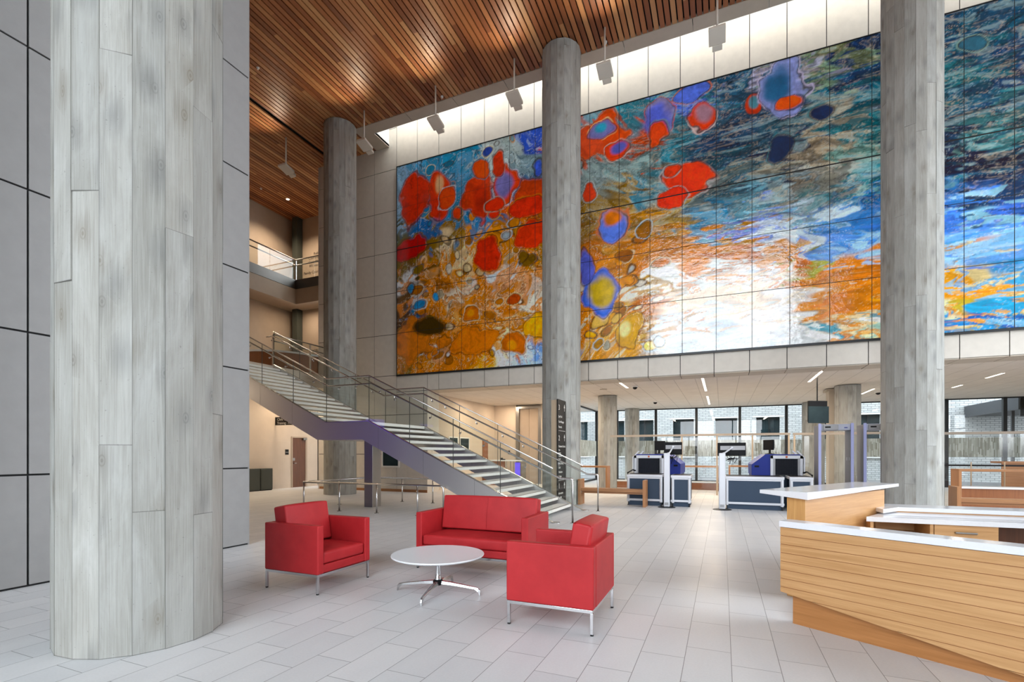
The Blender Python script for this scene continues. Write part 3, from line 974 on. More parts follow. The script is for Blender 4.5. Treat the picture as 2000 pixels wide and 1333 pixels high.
def column(D, z1, seed, nb_=18, ph=0.0):
    """18 boards round the shaft, each board broken into lengths with its own slight offset"""
    rnd = random.Random(seed)
    me = bpy.data.meshes.new('concrete_column')
    vs, fs, uv, uv2 = [], [], [], []
    R = D / 2
    w = 2 * R * math.sin(PI / nb_)
    prof = []
    for i in range(nb_):
        a0, a1 = ph + 2 * PI * i / nb_, ph + 2 * PI * (i + 1) / nb_
        z = 0.0
        j = 0
        zz = rnd.uniform(0.6, 3.4)
        while z < z1 - 0.01:
            ze = min(z1, zz)
            r = R + rnd.uniform(-0.0045, 0.0045)
            tw = rnd.uniform(-0.003, 0.003)
            q = len(vs)
            p0 = ((r + tw) * math.cos(a0), (r + tw) * math.sin(a0))
            p1 = ((r - tw) * math.cos(a1), (r - tw) * math.sin(a1))
            ri = R - 0.03
            i0 = (ri * math.cos(a0), ri * math.sin(a0))
            i1 = (ri * math.cos(a1), ri * math.sin(a1))
            vs += [(*p0, z), (*p1, z), (*p1, ze), (*p0, ze), (*i0, z), (*i1, z), (*i1, ze), (*i0, ze)]
            fq = [(q, q + 1, q + 2, q + 3), (q, q + 3, q + 7, q + 4), (q + 1, q + 5, q + 6, q + 2), (q, q + 4, q + 5, q + 1), (q + 3, q + 2, q + 6, q + 7)]
            ub, vb = i + 0.2 + seed * 30, 40.0 * (j + 1 + 10 * i) + rnd.uniform(0, 20)
            m = {q: (0, 0), q + 1: (w, 0), q + 2: (w, ze - z), q + 3: (0, ze - z), q + 4: (0, 0), q + 5: (w, 0), q + 6: (w, ze - z), q + 7: (0, ze - z)}
            for f in fq:
                fs.append(f)
                for k in f:
                    uv.append((ub + m[k][0], vb + m[k][1]))
                    uv2.append(m[k])
            z = ze
            zz = ze + rnd.uniform(2.2, 4.2)
            j += 1
    me.from_pydata(vs, [], fs)
    l1 = me.uv_layers.new(name='board')
    l2 = me.uv_layers.new(name='local')
    l1.data.foreach_set('uv', [c for p in uv for c in p])
    l2.data.foreach_set('uv', [c for p in uv2 for c in p])
    me.materials.append(M['concrete'])
    return me


COLS = [(-4.35, 2.50, 1.125, CE - 0.03, 'board-formed concrete column standing closest, knots and plank seams, beside the red armchair'),
        (-12.62, 13.75, 1.118, CE - 0.03, 'tall concrete column behind the stair landing, left of the mural'),
        (-4.33, 13.75, 1.118, CE - 0.03, 'tall concrete column with the black directory sign at its foot, crossing the mural'),
        (3.93, 13.75, 1.118, CE - 0.03, 'tall concrete column crossing the mural behind the reception desk'),
        (3.93, 2.50, 1.125, CE - 0.03, 'tall concrete column to the right of the reception desk, beyond the frame')]
for i, (x, y, d, z, lab) in enumerate(COLS):
    o = bpy.data.objects.new('concrete_column', column(d, z, i + 1, ph=0.11 * i + 0.05))
    o.location = (x, y, 0)
    link(o)
    tag(o, lab, 'column', 'tall concrete columns', 'thing')
LOWC = [(-4.27, 19.75, 0.76, 'short concrete column under the low ceiling beside the left scanner'),
        (-4.33, 26.0, 0.74, 'short concrete column against the rear glazing, behind the left scanner'),
        (3.93, 19.9, 0.77, 'short concrete column under the low ceiling behind the walk-through gates'),
        (3.80, 25.9, 0.9, 'short concrete column by the rear glazing next to the hanging screen')]
for i, (x, y, d, lab) in enumerate(LOWC):
    o = bpy.data.objects.new('concrete_column', column(d, H1 - 0.02, i + 11))
    o.location = (x, y, 0)
    link(o)
    tag(o, lab, 'column', 'short concrete columns', 'thing')
build_o = build('pipe_casing', MB().box(3.5, 3.72, 20.6, 21.1, 0, H1 - 0.02, 0).box(3.42, 3.8, 20.5, 21.2, H1 - 0.10, H1 - 0.02, 0), 'trimstone', loc=(3.6, 20.85, 0))
tag(build_o, 'narrow boxed casing beside the short column behind the walk-through gates', 'casing')
# ------------------------------------------------------------------ the glass mural


def vnoise(x, y, seed):
    r = np.random.RandomState(seed)
    n = 256
    g = r.rand(n, n).astype(np.float32)
    xi, yi = np.floor(x).astype(int), np.floor(y).astype(int)
    fx, fy = x - xi, y - yi
    fx, fy = fx * fx * (3 - 2 * fx), fy * fy * (3 - 2 * fy)
    a, b = g[xi % n, yi % n], g[(xi + 1) % n, yi % n]
    c, d = g[xi % n, (yi + 1) % n], g[(xi + 1) % n, (yi + 1) % n]
    return (a * (1 - fx) + b * fx) * (1 - fy) + (c * (1 - fx) + d * fx) * fy


def fbm(x, y, seed, oct=4):
    s, a, t = 0.0, 0.5, 0.0
    for k in range(oct):
        cs, sn = math.cos(0.7 * k), math.sin(0.7 * k)
        f = 2 ** k
        s = s + a * vnoise((x * cs - y * sn) * f + 31.7 * k + 50, (x * sn + y * cs) * f + 17.3 * k + 50, seed + k)
        t += a
        a *= 0.55
    return s / t


def lin(c):
    c = np.asarray(c, np.float32) / 255.0
    return np.where(c <= 0.04, c / 12.92, ((c + 0.055) / 1.055) ** 2.4)


def sstep(a, b, x):
    t = np.clip((x - a) / (b - a), 0, 1)
    return t * t * (3 - 2 * t)


ART_P = np.array([[float(q) for q in t.split(',')] for t in PAL.split(';')], np.float32)
ART_C = lin(ART_P[:, 2:5])


def palette(x, z):
    num = np.zeros(x.shape + (3,), np.float32)
    den = np.zeros(x.shape, np.float32)
    for k in range(len(ART_P)):
        d2 = ((x - ART_P[k, 0]) * 0.9) ** 2 + (z - ART_P[k, 1]) ** 2 + 0.012
        w = d2 ** -5.0
        num += w[..., None] * ART_C[k]
        den += w
    return num / den[..., None]


def over(col, c, m):
    return col * (1 - m[..., None]) + c * m[..., None]


def cell(col, X, Z, wx, wz, b, wob, soft=26.0):
    """one cell: b = x z rx rz, fill, rim [, inner, scale, dx, dz]"""
    R = max(b[2], b[3]) * 2.1 + 0.25
    k = np.nonzero((np.abs(X - b[0]) < R) & (np.abs(Z - b[1]) < R))[0]
    if len(k) == 0: return col
    x, z, u, v = X[k], Z[k], wx[k], wz[k]
    s = min(1.0, 0.5 + max(b[2], b[3]))
    ang = fbm(x * 1.9 / s + b[0], z * 1.9 / s + b[1], 83, 2) - 0.5
    fine = fbm(x * 5, z * 5, 91, 2) - 0.5
    dx = (x - b[0] + u * wob * 0.5) / b[2]
    dz = (z - b[1] + v * wob * 0.5) / b[3]
    d = np.sqrt(dx * dx + dz * dz) + ang * wob * 1.7 + fine * 0.22
    w = 0.075 / max(0.35, min(b[2], b[3]) / 0.3)
    fl = fbm(x * 2.3 + b[0] + 4 * ang, z * 3.1 + 4 * fine, 97, 5)
    fill = lin(b[4:7]) * (0.50 + 1.0 * fl)[..., None]
    c = col[k]
    c = over(c, lin(b[7:10]), np.exp(-((d - 1.0 - 1.7 * w) / (w * 0.75)) ** 2) * 0.9 * sstep(0.3, 0.48, fbm(x * 1.3, z * 1.3 + 7, 123, 3)))
    c = over(c, fill, 1 / (1 + np.exp((d - 1.0) * soft)))
    c = over(c, lin([40, 34, 30]), np.exp(-((d - 1.0 - w * 0.6) / (w * 0.55)) ** 2) * 0.75)
    c = over(c, lin(b[4:7]) * 0.45, np.exp(-((d - 0.86) / 0.05) ** 2) * 0.35)
    if len(b) > 10:
        ex = (x - b[0] - b[14] + u * wob * 0.35) / (b[2] * b[13])
        ez = (z - b[1] - b[15] + v * wob * 0.35) / (b[3] * b[13])
        e = np.sqrt(ex * ex + ez * ez) + ang * wob * 1.2 + fine * 0.22
        c = over(c, lin(b[10:13]) * (0.55 + 0.9 * fbm(x * 4, z * 4, 131, 4))[..., None], 1 / (1 + np.exp((e - 1.0) * 10)))
    col[k] = c
    return col


def art_colour(X, Z):
    side = 1 / (1 + np.exp((X + 3.6) * 1.5))            # 1 in the left part; the right part flows sideways
    sx, sz = 0.62 * side + 0.42 * (1 - side), 0.62 * side + 1.5 * (1 - side)
    U, V = (X + 3.6) * sx + 20, (Z - 8.3) * sz + 20
    wx = fbm(U, V, 3, 2) - 0.5
    wz = fbm(U + 9, V + 4, 11, 2) - 0.5
    a1 = fbm(U * 2.2 + 3.5 * wx, V * 2.2 + 3.5 * wz, 23, 2) - 0.5
    a2 = fbm(U * 2.2 + 7 + 3.5 * wz, V * 2.2 - 3.5 * wx, 29, 2) - 0.5
    fx = 1.0 * side + 2.0 * (1 - side)
    x2 = X + wx * 1.2 + a1 * 0.75 * fx
    z2 = Z + wz * (1.1 * side + 0.7 * (1 - side)) + a2 * (0.75 * side + 0.5 * (1 - side))
    col = palette(x2, z2)
    # fingers of neighbouring colour pulled into the field
    c2 = palette(X - wx * 2.6 + a2 * 1.2 * fx + 0.25, Z - wz * 1.9 + a1 * 0.8)
    m = fbm(U * 1.9 + 5.0 * a1, V * 2.3 + 5.0 * a2, 37, 3)
    col = over(col, c2, sstep(0.535, 0.565, m) * 0.85)
    m2 = fbm(U * 3.4 + 6.0 * a2, V * 3.8 - 6.0 * a1, 43, 3)
    c3 = palette(X + a1 * 2.4 * fx - 0.2, Z + a2 * 2.2 + 0.2)
    col = over(col, c3, sstep(0.56, 0.60, m2) * 0.8)
    amb = fbm(U * 0.9 + 3 * a1, V * 0.9 + 3 * a2, 211, 3)
    col = over(col, lin([206, 124, 14]), sstep(0.50, 0.54, amb) * 0.8 * sstep(8.9, 8.3, Z + 0.5 * a1) * np.clip(side * 1.3 - 0.1, 0, 1))
    up = 1 / (1 + np.exp(-(Z - 8.7) * 2.2))
    up = np.clip(up + (1 - side) * 0.25 * sstep(6.0, 7.5, Z), 0, 1)
    dark = lin([28, 40, 46]) * up[..., None] + lin([104, 56, 14]) * (1 - up[..., None])
    pale = lin([186, 206, 214]) * up[..., None] + lin([242, 226, 192]) * (1 - up[..., None])
    for (mm, lev, w, which, amt) in ((m, 0.55, 0.010, 'd', 0.75), (m, 0.575, 0.010, 'p', 0.6), (m2, 0.58, 0.012, 'd', 0.6), (m2, 0.52, 0.008, 'p', 0.55), (m, 0.45, 0.007, 'p', 0.45), (m2, 0.44, 0.008, 'd', 0.4)):
        k = np.exp(-((mm - lev) / w) ** 2) * amt * (0.45 + 0.55 * side)
        col = over(col, dark if which == 'd' else pale, k)
    # turbulent teal and sand ripples, strongest at the upper right
    r1 = fbm(X * 1.5 + 5 * a1, Z * 3.6 + 6 * a2, 61, 5)
    r2 = fbm(X * 2.6 + 6 * a2, Z * 6.0 - 6 * a1, 67, 4)
    t = (1 - side) * sstep(7.2, 8.6, Z)
    lum = col.mean(-1)
    col = over(col, col * 0.42, (sstep(0.52, 0.44, r1) * 0.85 * t))
    col = over(col, lin([150, 170, 165]) * 0.55 + col * 0.55, sstep(0.56, 0.66, r1) * 0.75 * t)
    col = over(col, col * 0.4, np.exp(-((r2 - 0.5) / 0.022) ** 2) * 0.7 * t)
    col = over(col, lin([176, 160, 138]), np.exp(-((r2 - 0.60) / 0.025) ** 2) * 0.45 * t)
    rp = fbm(U * 3.0 + 5 * a1, V * 4.6 + 5 * a2, 71, 5)
    col = col * (0.42 + 1.16 * rp)[..., None]
    rnd = np.random.RandomState(5)
    rims = ([232, 218, 186], [70, 44, 22], [182, 204, 214], [206, 130, 24], [40, 60, 70])
    for i in range(150):
        cx, cz = rnd.uniform(-11.2, -1.2), rnd.uniform(4.6, 12.1)
        r = rnd.uniform(0.05, 0.17) * (1.5 if rnd.rand() < 0.15 else 1)
        q = ART_P[np.argsort((ART_P[:, 0] - cx) ** 2 + (ART_P[:, 1] - cz) ** 2)[rnd.randint(0, 6)]]
        fillc = list(np.clip(q[2:5] * rnd.uniform(0.7, 1.1), 0, 250))
        if cx > -4 and cz > 8.8: continue
        rim = rims[rnd.randint(0, 5)]
        col = cell(col, X, Z, wx, wz, [cx, cz, r * rnd.uniform(0.8, 1.6), r * rnd.uniform(0.7, 1.4)] + fillc + rim, 0.9)
    for line in BLOBS.split('\n'):
        col = cell(col, X, Z, wx, wz, [float(q) for q in line.split(',')], 0.60)
    col = np.clip(col * 1.22, 0.002, 0.9)
    g = col.mean(-1, keepdims=True)
    return np.clip(g + (col - g) * 1.15, 0.002, 0.92)


def make_mural():
    x0, mod, ncol = -11.31, 0.929, 26
    z0, row, nrow = 4.425, 1.572, 5
    nx, nz = 36, 62
    gx, gz = 0.0075, 0.008
    vs, cs, fs = [], [], []
    base = 0
    u = np.linspace(0, 1, nx + 1)
    w = np.linspace(0, 1, nz + 1)
    ii = np.arange((nx + 1) * (nz + 1)).reshape(nx + 1, nz + 1)
    quad = np.stack([ii[:-1, :-1], ii[1:, :-1], ii[1:, 1:], ii[:-1, 1:]], -1).reshape(-1, 4)
    for c in range(ncol):
        for r in range(nrow):
            g2 = gz * (2.2 if r == 3 else 1)
            g1 = gz * (2.2 if r == 2 else 1)
            X = x0 + c * mod + gx + u * (mod - 2 * gx)
            Z = z0 + r * row + (g2 if r == 3 else gz) + w * (row - gz - (g1 if r == 2 else gz))
            XX, ZZ = np.meshgrid(X, Z, indexing='ij')
            vs.append(np.stack([XX.ravel(), np.full(XX.size, 15.315), ZZ.ravel()], 1))
            fs.append(quad + base)
            base += XX.size
    V = np.concatenate(vs).astype(np.float32)
    F = np.concatenate(fs).astype(np.int32)
    C = np.concatenate([art_colour(V[i:i + 40000, 0], V[i:i + 40000, 2]) for i in range(0, len(V), 40000)])
    me = bpy.data.meshes.new('art_panel')
    me.vertices.add(len(V))
    org = np.array([0.8, 15.36, 4.42], np.float32)
    me.vertices.foreach_set('co', (V - org).ravel())
    me.loops.add(F.size)
    me.polygons.add(len(F))
    me.loops.foreach_set('vertex_index', F.ravel())
    me.polygons.foreach_set('loop_start', np.arange(0, F.size, 4, dtype=np.int32))
    me.update(calc_edges=True)
    at = me.color_attributes.new('art', 'FLOAT_COLOR', 'POINT')
    at.data.foreach_set('color', np.concatenate([C, np.ones((len(C), 1))], 1).astype(np.float32).ravel())
    me.materials.append(M['art'])
    me.validate()
    t = thing('glass_mural', 'long glossy glass mural of swirling orange, amber and blue high on the back wall', 'mural', tuple(org))
    o = bpy.data.objects.new('art_panel', me)
    link(o, t)
    x1 = x0 + ncol * mod
    z1 = z0 + nrow * row
    build('backing', MB().box(x0 - 0.01, x1, 15.318, 15.358, z0 - 0.01, z1 + 0.005), 'gap', t)
    build('frame', MB().box(x0 - 0.02, x0 - 0.002, 15.30, 15.358, z0 - 0.05, z1 + 0.015).box(x0 - 0.02, x1, 15.29, 15.358, z0 - 0.055, z0 - 0.004).box(x0 - 0.02, x1, 15.30, 15.358, z1 + 0.004, z1 + 0.02), 'darksteel', t)


make_mural()

# ------------------------------------------------------------------ staircase
NY, FY = 9.80, 12.20
X0, XA, XB, XT = -3.27, -8.06, -9.43, -14.12          # foot, landing start, landing end, head
SL = 2.25 / (XA - X0)                                 # negative slope


def zb(x):
    if x >= XA: return (x - X0) * SL
    if x >= XB: return 2.25
    return 2.25 + (XB - x) * 0.478


st = thing('staircase', 'straight steel and glass staircase with open pale treads climbing left to the second floor', 'staircase', (-8.7, 11.0, 0))
prof = [(X0, 0.0), (XA, 2.25), (XB, 2.25), (XT, zb(XT)), (XT, zb(XT) - 0.58), (-9.71, 1.807), (-8.25, 1.804), (-4.47, 0.0)]
for y0, y1 in ((NY - 0.05, NY + 0.0), (FY - 0.03, FY + 0.03)):
    s_ = build('stringer', MB().prism(prof, 'Y', y0, y1), 'steel', st)
    for x in (-5.1, -6.45, -7.75, -10.6, -11.8, -13.0):
        zt_ = zb(x)
        build('seam', MB().box(x - 0.003, x + 0.003, y0 - 0.002, y0, zt_ - 0.62, zt_ - 0.01), 'steelpost', s_)
for y in (NY - 0.055, FY - 0.035):
    mb = MB()
    pts = [(X0, 0.0), (XA, 2.25), (XB, 2.25), (XT, zb(XT))]
    for (xa, za), (xb, zb_) in zip(pts[:-1], pts[1:]):
        mb.prism([(xa, za), (xb, zb_), (xb, zb_ + 0.02), (xa, za + 0.02)], 'Y', y, y + 0.07)
    build('glass_shoe', mb, 'rail', st)
for k in range(1, 14):
    x = -3.57 - 0.3425 * (k - 1)
    z = 0.1607 * k
    t = build('tread', MB().box(x - 0.36, x, NY + 0.01, FY - 0.04, z - 0.065, z), 'tread', st, bevel=0.004)
    build('nosing_strip', MB().box(x - 0.06, x - 0.035, NY + 0.06, FY - 0.09, z - 0.001, z + 0.0015), 'gap', t)
for k in range(1, 14):
    x = -9.66 - 0.3425 * (k - 1)
    z = 2.25 + 0.158 * k
    t = build('tread', MB().box(x - 0.36, x, NY + 0.01, FY - 0.04, z - 0.065, z), 'tread', st, bevel=0.004)
    build('nosing_strip', MB().box(x - 0.06, x - 0.035, NY + 0.06, FY - 0.09, z - 0.001, z + 0.0015), 'gap', t)
build('landing', MB().box(XB - 0.30, XA + 0.06, NY + 0.01, FY - 0.04, 2.17, 2.245), 'tread', st)
build('landing_soffit', MB().box(-9.6, -8.2, NY + 0.01, FY - 0.04, 1.80, 1.84), 'steel', st)
build('support_post', MB().box(-8.95, -8.67, 10.66, 11.02, 0, 1.81), 'steelpost', st, bevel=0.006)
HG = 1.125
for side, y in (('near', NY - 0.02), ('far', FY)):
    xs_ = [X0, -4.476, -5.663, -6.856, XA, XB, -10.59, -11.76, -12.93, -14.1]
    for xa, xb in zip(xs_[:-1], xs_[1:]):
        g = 0.007
        xa2, xb2 = xa - g, xb + g
        build('glass_panel', MB().prism([(xa2, zb(xa2) + 0.02), (xb2, zb(xb2) + 0.02), (xb2, zb(xb2) + HG), (xa2, zb(xa2) + HG)], 'Y', y - 0.006, y + 0.006), 'glass', st)
    mb = MB()
    for xa in xs_[1:]:
        mb.box(xa - 0.006, xa + 0.006, y - 0.006, y + 0.006, zb(xa) + 0.02, zb(xa) + HG)
    build('panel_joint', mb, 'green', st)
    build('top_rail', MB().tube([(X0, y, zb(X0) + HG + 0.012), (XA, y, 2.25 + HG + 0.012), (XB, y, 2.25 + HG + 0.012), (XT, y, zb(XT) + HG + 0.012)], 0.017, 8), 'rail', st, smooth=True)
    yh = y + (0.075 if side == 'near' else -0.075)
    hr = build('handrail', MB().tube([(-2.86, yh, 0.0), (-2.86, yh, 0.915), (-2.90, yh, 0.925), (-3.13, yh, 0.93), (XA + 0.02, yh, 3.20), (XB, yh, 3.20), (XT + 0.05, yh, zb(XT) + 0.96), (XT - 0.25, yh, zb(XT) + 0.96)], 0.0225, 10), 'rail', st, smooth=True)
    build('foot_plate', MB().cyl(-2.86, yh, 0, 0.012, 0.055, 16), 'rail', hr)
    build('clamp_plate', MB().cyl(X0 + 0.06, y, 0, 0.015, 0.10, 18), 'rail', st)
    for x in (-3.9, -4.9, -5.5, -6.3, -7.3, -7.75, -8.5, -9.05, -9.9, -10.9, -11.5, -12.3, -13.3):
        zc = zb(x) + 0.94
        b = MB().ball(x, y + (0.02 if side == 'near' else -0.02), zc - 0.075, 0.026)
        b.tube([(x, y + (0.02 if side == 'near' else -0.02), zc - 0.07), (x, yh, zc - 0.06), (x, yh, zc - 0.005)], 0.009, 6)
        build('bracket', b, 'chrome', hr)

# balustrades on the upper floors
def balustrade(name, label, segs, z, h, posts):
    x, y = segs[0]
    t = thing(name, label, 'balustrade', (x, y, z))
    for (xa, ya), (xb, yb) in zip(segs[:-1], segs[1:]):
        L = math.hypot(xb - xa, yb - ya)
        n = max(1, round(L / 1.3))
        for i in range(n):
            a, b = i / n + 0.008 / L, (i + 1) / n - 0.008 / L
            p, q = (xa + (xb - xa) * a, ya + (yb - ya) * a), (xa + (xb - xa) * b, ya + (yb - ya) * b)
            if abs(xb - xa) > abs(yb - ya): mb = MB().box(p[0], q[0], ya - 0.006, ya + 0.006, z + 0.0, z + h)
            else: mb = MB().box(xa - 0.006, xa + 0.006, p[1], q[1], z + 0.0, z + h)
            build('glass_panel', mb, 'glass', t)
    build('top_rail', MB().tube([(a, b, z + h + 0.015) for a, b in segs], 0.022, 8), 'nickel', t, smooth=True)
    build('handrail', MB().tube([(a - 0.08, b + (0.08 if i else 0.0), z + h - 0.19) for i, (a, b) in enumerate(segs)], 0.022, 8), 'nickel', t, smooth=True)
    for a, b in posts:
        build('post', MB().box(a - 0.03, a + 0.03, b - 0.02, b + 0.02, z, z + h), 'rail', t)


balustrade('glass_balustrade', 'glass balustrade on the second floor edge between the stair head and the back wall', [(-14.2, 12.25), (-14.2, 15.36)], F2, 1.09, [(-14.2, 12.25), (-14.2, 13.9)])
balustrade('glass_balustrade', 'glass balustrade round the third floor corner high above the stair', [(-17.5, 4.0), (-17.5, 16.3), (-15.3, 16.3)], F3, 0.93, [(-17.5, 16.3)])

# low guard rail on the floor round the stair underside
gr = thing('guard_rail', 'low stainless floor rail fencing off the space under the staircase', 'railing', (-8, 9.65, 0))
ZR = 0.71
loop = [(-5.85, 9.66, 0.0), (-5.85, 9.66, ZR - 0.08), (-5.87, 9.66, ZR - 0.03), (-5.93, 9.66, ZR), (-10.05, 9.62, ZR), (-10.05, 10.2, ZR), (-10.0, 12.2, ZR), (-7.0, 12.25, ZR)]
build('rail', MB().tube(loop, 0.021, 10), 'rail', gr, smooth=True)
for x, y in ((-10.05, 9.62), (-8.87, 9.63), (-7.72, 9.645), (-6.55, 9.655), (-10.03, 10.9), (-8.83, 12.22), (-7.77, 12.235)):
    p_ = build('post', MB().cyl(x, y, 0, ZR - 0.015, 0.02, 12), 'rail', gr, smooth=True)
    build('foot_plate', MB().cyl(x, y, 0, 0.012, 0.055, 16), 'nickel', p_)
build('foot_plate', MB().cyl(-5.85, 9.66, 0, 0.012, 0.055, 16), 'nickel', gr)

# ------------------------------------------------------------------ hanging fixtures under the timber ceiling
PEND = [(-14.9, 'sixth from the right, alone beyond the dark ceiling slot'), (-11.27, 'fifth from the right, next to the column behind the stair'),
        (-8.42, 'fourth from the right, above the left part of the mural'), (-5.69, 'third from the right, just left of the column with the sign'),
        (-2.98, 'second from the right, just right of the column with the sign'), (-0.12, 'first from the right, above the middle of the mural')]
pf = None
for i, (x, lab) in enumerate(PEND):
    label = 'ivory projector fixture hung on a thin stem, ' + lab.split(',')[1].strip()
    if pf is None:
        pf = thing('pendant_fixture', label, 'ceiling light', (x, 13.42, CE), 0, 'ivory fixtures hung below the timber ceiling')
        build('stem', MB().cyl(x, 13.42, CE - 1.12, CE, 0.028, 12), 'fixture', pf, smooth=True)
        hd = build('housing', MB().faces([(x + dx, 13.42 + dy, CE - 1.12 + dz) for dx, dy, dz in
              [(-0.2, -0.20, -0.02), (0.2, -0.20, -0.02), (0.2, 0.22, -0.14), (-0.2, 0.22, -0.14), (-0.2, -0.20, 0.05), (0.2, -0.20, 0.05), (0.2, 0.22, -0.05), (-0.2, 0.22, -0.05)]],
              [(0, 3, 2, 1), (4, 5, 6, 7), (0, 1, 5, 4), (1, 2, 6, 5), (2, 3, 7, 6), (3, 0, 4, 7)]), 'fixture', pf, bevel=0.012)
        build('visor', MB().faces([(x + dx, 13.42 + dy, CE - 1.12 + dz) for dx, dy, dz in
              [(-0.12, 0.22, -0.145), (0.12, 0.22, -0.145), (0.12, 0.36, -0.185), (-0.12, 0.36, -0.185), (-0.12, 0.22, -0.06), (0.12, 0.22, -0.06), (0.12, 0.36, -0.10), (-0.12, 0.36, -0.10)]],
              [(0, 3, 2, 1), (4, 5, 6, 7), (0, 1, 5, 4), (1, 2, 6, 5), (2, 3, 7, 6), (3, 0, 4, 7)]), 'fixture', hd, bevel=0.006)
    else:
        dup(pf, (x, 13.42, CE), 0, label)
    spot('fixture_uplight', (x, 13.15, CE - 1.0), (x + 0.15, 11.5, CE), 85, math.radians(120), (1, 0.82, 0.60), 1.0)

sp_lab = [(-8.47, 13.9, 'small white sprinkler head by the roof slot border, over the left part of the mural'), (-3.06, 13.9, 'small white sprinkler head by the roof slot border, right of the column with the sign'),
          (-12.98, 10.65, 'small white sprinkler head in the timber slats near the dark ceiling slot'), (-18.77, 15.56, 'small white sprinkler head in the timber slats over the third floor gallery')]
for x, y, lab in sp_lab:
    o = build('sprinkler_head', MB().lathe(0, 0, [(0.045, 0.02), (0.045, -0.012), (0.02, -0.02), (0.028, -0.055), (0.004, -0.06)], 14), 'white', loc=None)
    o.location = (x, y, CE)
    tag(o, lab, 'sprinkler', 'sprinkler heads in the timber ceiling')
dl = thing('recessed_downlight', 'lit recessed downlight in the timber slats over the third floor gallery', 'ceiling light', (-18.43, 16.7, CE))
build('trim_ring', MB().lathe(-18.43, 16.7, [(0.10, CE + 0.01), (0.10, CE - 0.01), (0.07, CE - 0.012)], 18), 'fixture', dl)
build('lens', MB().cyl(-18.43, 16.7, CE - 0.016, CE - 0.012, 0.065, 16), 'lamp', dl)
spot('downlight_beam', (-18.43, 16.7, CE - 0.05), (-18.43, 16.7, 9), 800, math.radians(130))

# line lamps, domes and detectors in the lower ceiling
LN = [(-3.09, 16.1, 17.6, 'line lamp nearest the sign column'), (-0.56, 16.15, 19.6, 'line lamp above the gap between the scanners'), (-0.56, 21.4, 25.0, 'line lamp farther back above the gap between the scanners'),
      (2.58, 16.05, 18.4, 'line lamp in front of the short column by the gates'), (5.0, 21.3, 23.0, 'line lamp just right of the short column by the gates'),
      (7.46, 18.6, 19.6, 'line lamp over the timber counters, the nearer of two in a row'), (7.46, 21.3, 22.0, 'line lamp over the timber counters, the farther of two in a row'), (-6.0, 17.0, 20.5, 'line lamp hidden mostly behind the sign column')]
for x, a, b, lab in LN:
    t = thing('line_lamp', 'thin lit recessed ' + lab, 'ceiling light', (x, (a + b) / 2, H1), 0, 'line lamps in the low ceiling')
    build('trim', MB().box(x - 0.05, x + 0.05, a - 0.02, b + 0.02, H1 - 0.006, H1 + 0.002), 'fixture', t)
    build('diffuser', MB().box(x - 0.035, x + 0.035, a, b, H1 - 0.009, H1 - 0.006), 'lampline', t)
    area('line_lamp_light', (x, (a + b) / 2, H1 - 0.02), 0.12, b - a, 36 * (b - a), (1, 0.82, 0.62))
for x, y, lab in ((-2.78, 17.27, 'dark dome camera in the low ceiling, nearer of two in front of the left scanner'), (-2.77, 22.77, 'dark dome camera in the low ceiling, farther back above the left scanner'), (5.41, 22.48, 'dark dome camera in the low ceiling right of the short column by the gates')):
    t = thing('dome_camera', lab, 'security camera', (x, y, H1), 0, 'dome cameras in the low ceiling')
    build('base_ring', MB().lathe(x, y, [(0.11, H1), (0.11, H1 - 0.03), (0.085, H1 - 0.035)], 18), 'white', t)
    build('dome', MB().lathe(x, y, [(0.085, H1 - 0.035), (0.075, H1 - 0.07), (0.045, H1 - 0.1), (0.005, H1 - 0.112)], 16), 'black', t, smooth=True)
for x, y, lab in ((-3.95, 17.6, 'round white ceiling speaker right beside the sign column'), (4.3, 16.9, 'round white ceiling speaker in the low ceiling above the gates'), (9.4, 20.5, 'round white ceiling speaker in the low ceiling over the timber counters')):
    o = build('ceiling_speaker', MB().lathe(0, 0, [(0.13, 0.0), (0.13, -0.012), (0.11, -0.02), (0.02, -0.022)], 20), 'trimstone')
    o.location = (x, y, H1)
    tag(o, lab, 'ceiling speaker', 'round speakers in the low ceiling')
for x, y in ((-0.9, 18.6), (1.6, 20.4), (2.9, 18.1), (-0.3, 22.5), (8.8, 21.5)):
    pass

# recessed lamps that light the lobby on the left and the alcove (fixtures are out of sight above the stair)
for x, y, z, p in ((-15.6, 8.0, 3.94, 45), (-15.4, 11.5, 3.94, 50), (-15.6, 14.6, 3.94, 50), (-15.9, 17.6, 3.94, 40)):
    o = build('downlight', MB().lathe(0, 0, [(0.12, 0.0), (0.12, -0.01), (0.02, -0.012)], 18), 'lamp')
    o.location = (x, y, z)
    tag(o, 'round lit downlight under the second floor slab near %s' % {8.0: 'the tall side wall', 11.5: 'the stair head', 14.6: 'the walnut door', 17.6: 'the passage'}[y], 'ceiling light', 'lobby downlights')
    area('lobby_light', (x, y, z - 0.02), 0.3, 0.3, p)
for k in range(5):
    x = -9.2 + 4.9 * k
    t = thing('cove_lamp', 'slim cove lamp in the roof slot above the mural, %s of five from the left' % ('first', 'second', 'third', 'fourth', 'fifth')[k], 'ceiling light', (x, 14.56, CE + 0.6), 0, 'cove lamps in the roof slot')
    build('housing', MB().box(x - 2.3, x + 2.3, 14.525, 14.56, CE + 0.55, CE + 0.65), 'fixture', t)
    build('diffuser', MB().box(x - 2.28, x + 2.28, 14.56, 14.565, CE + 0.56, CE + 0.64), 'lampline', t)
    area('cove_light', (x, 14.58, CE + 0.6), 4.5, 0.1, 20, (1, 0.90, 0.76), (math.radians(62), 0, 0))
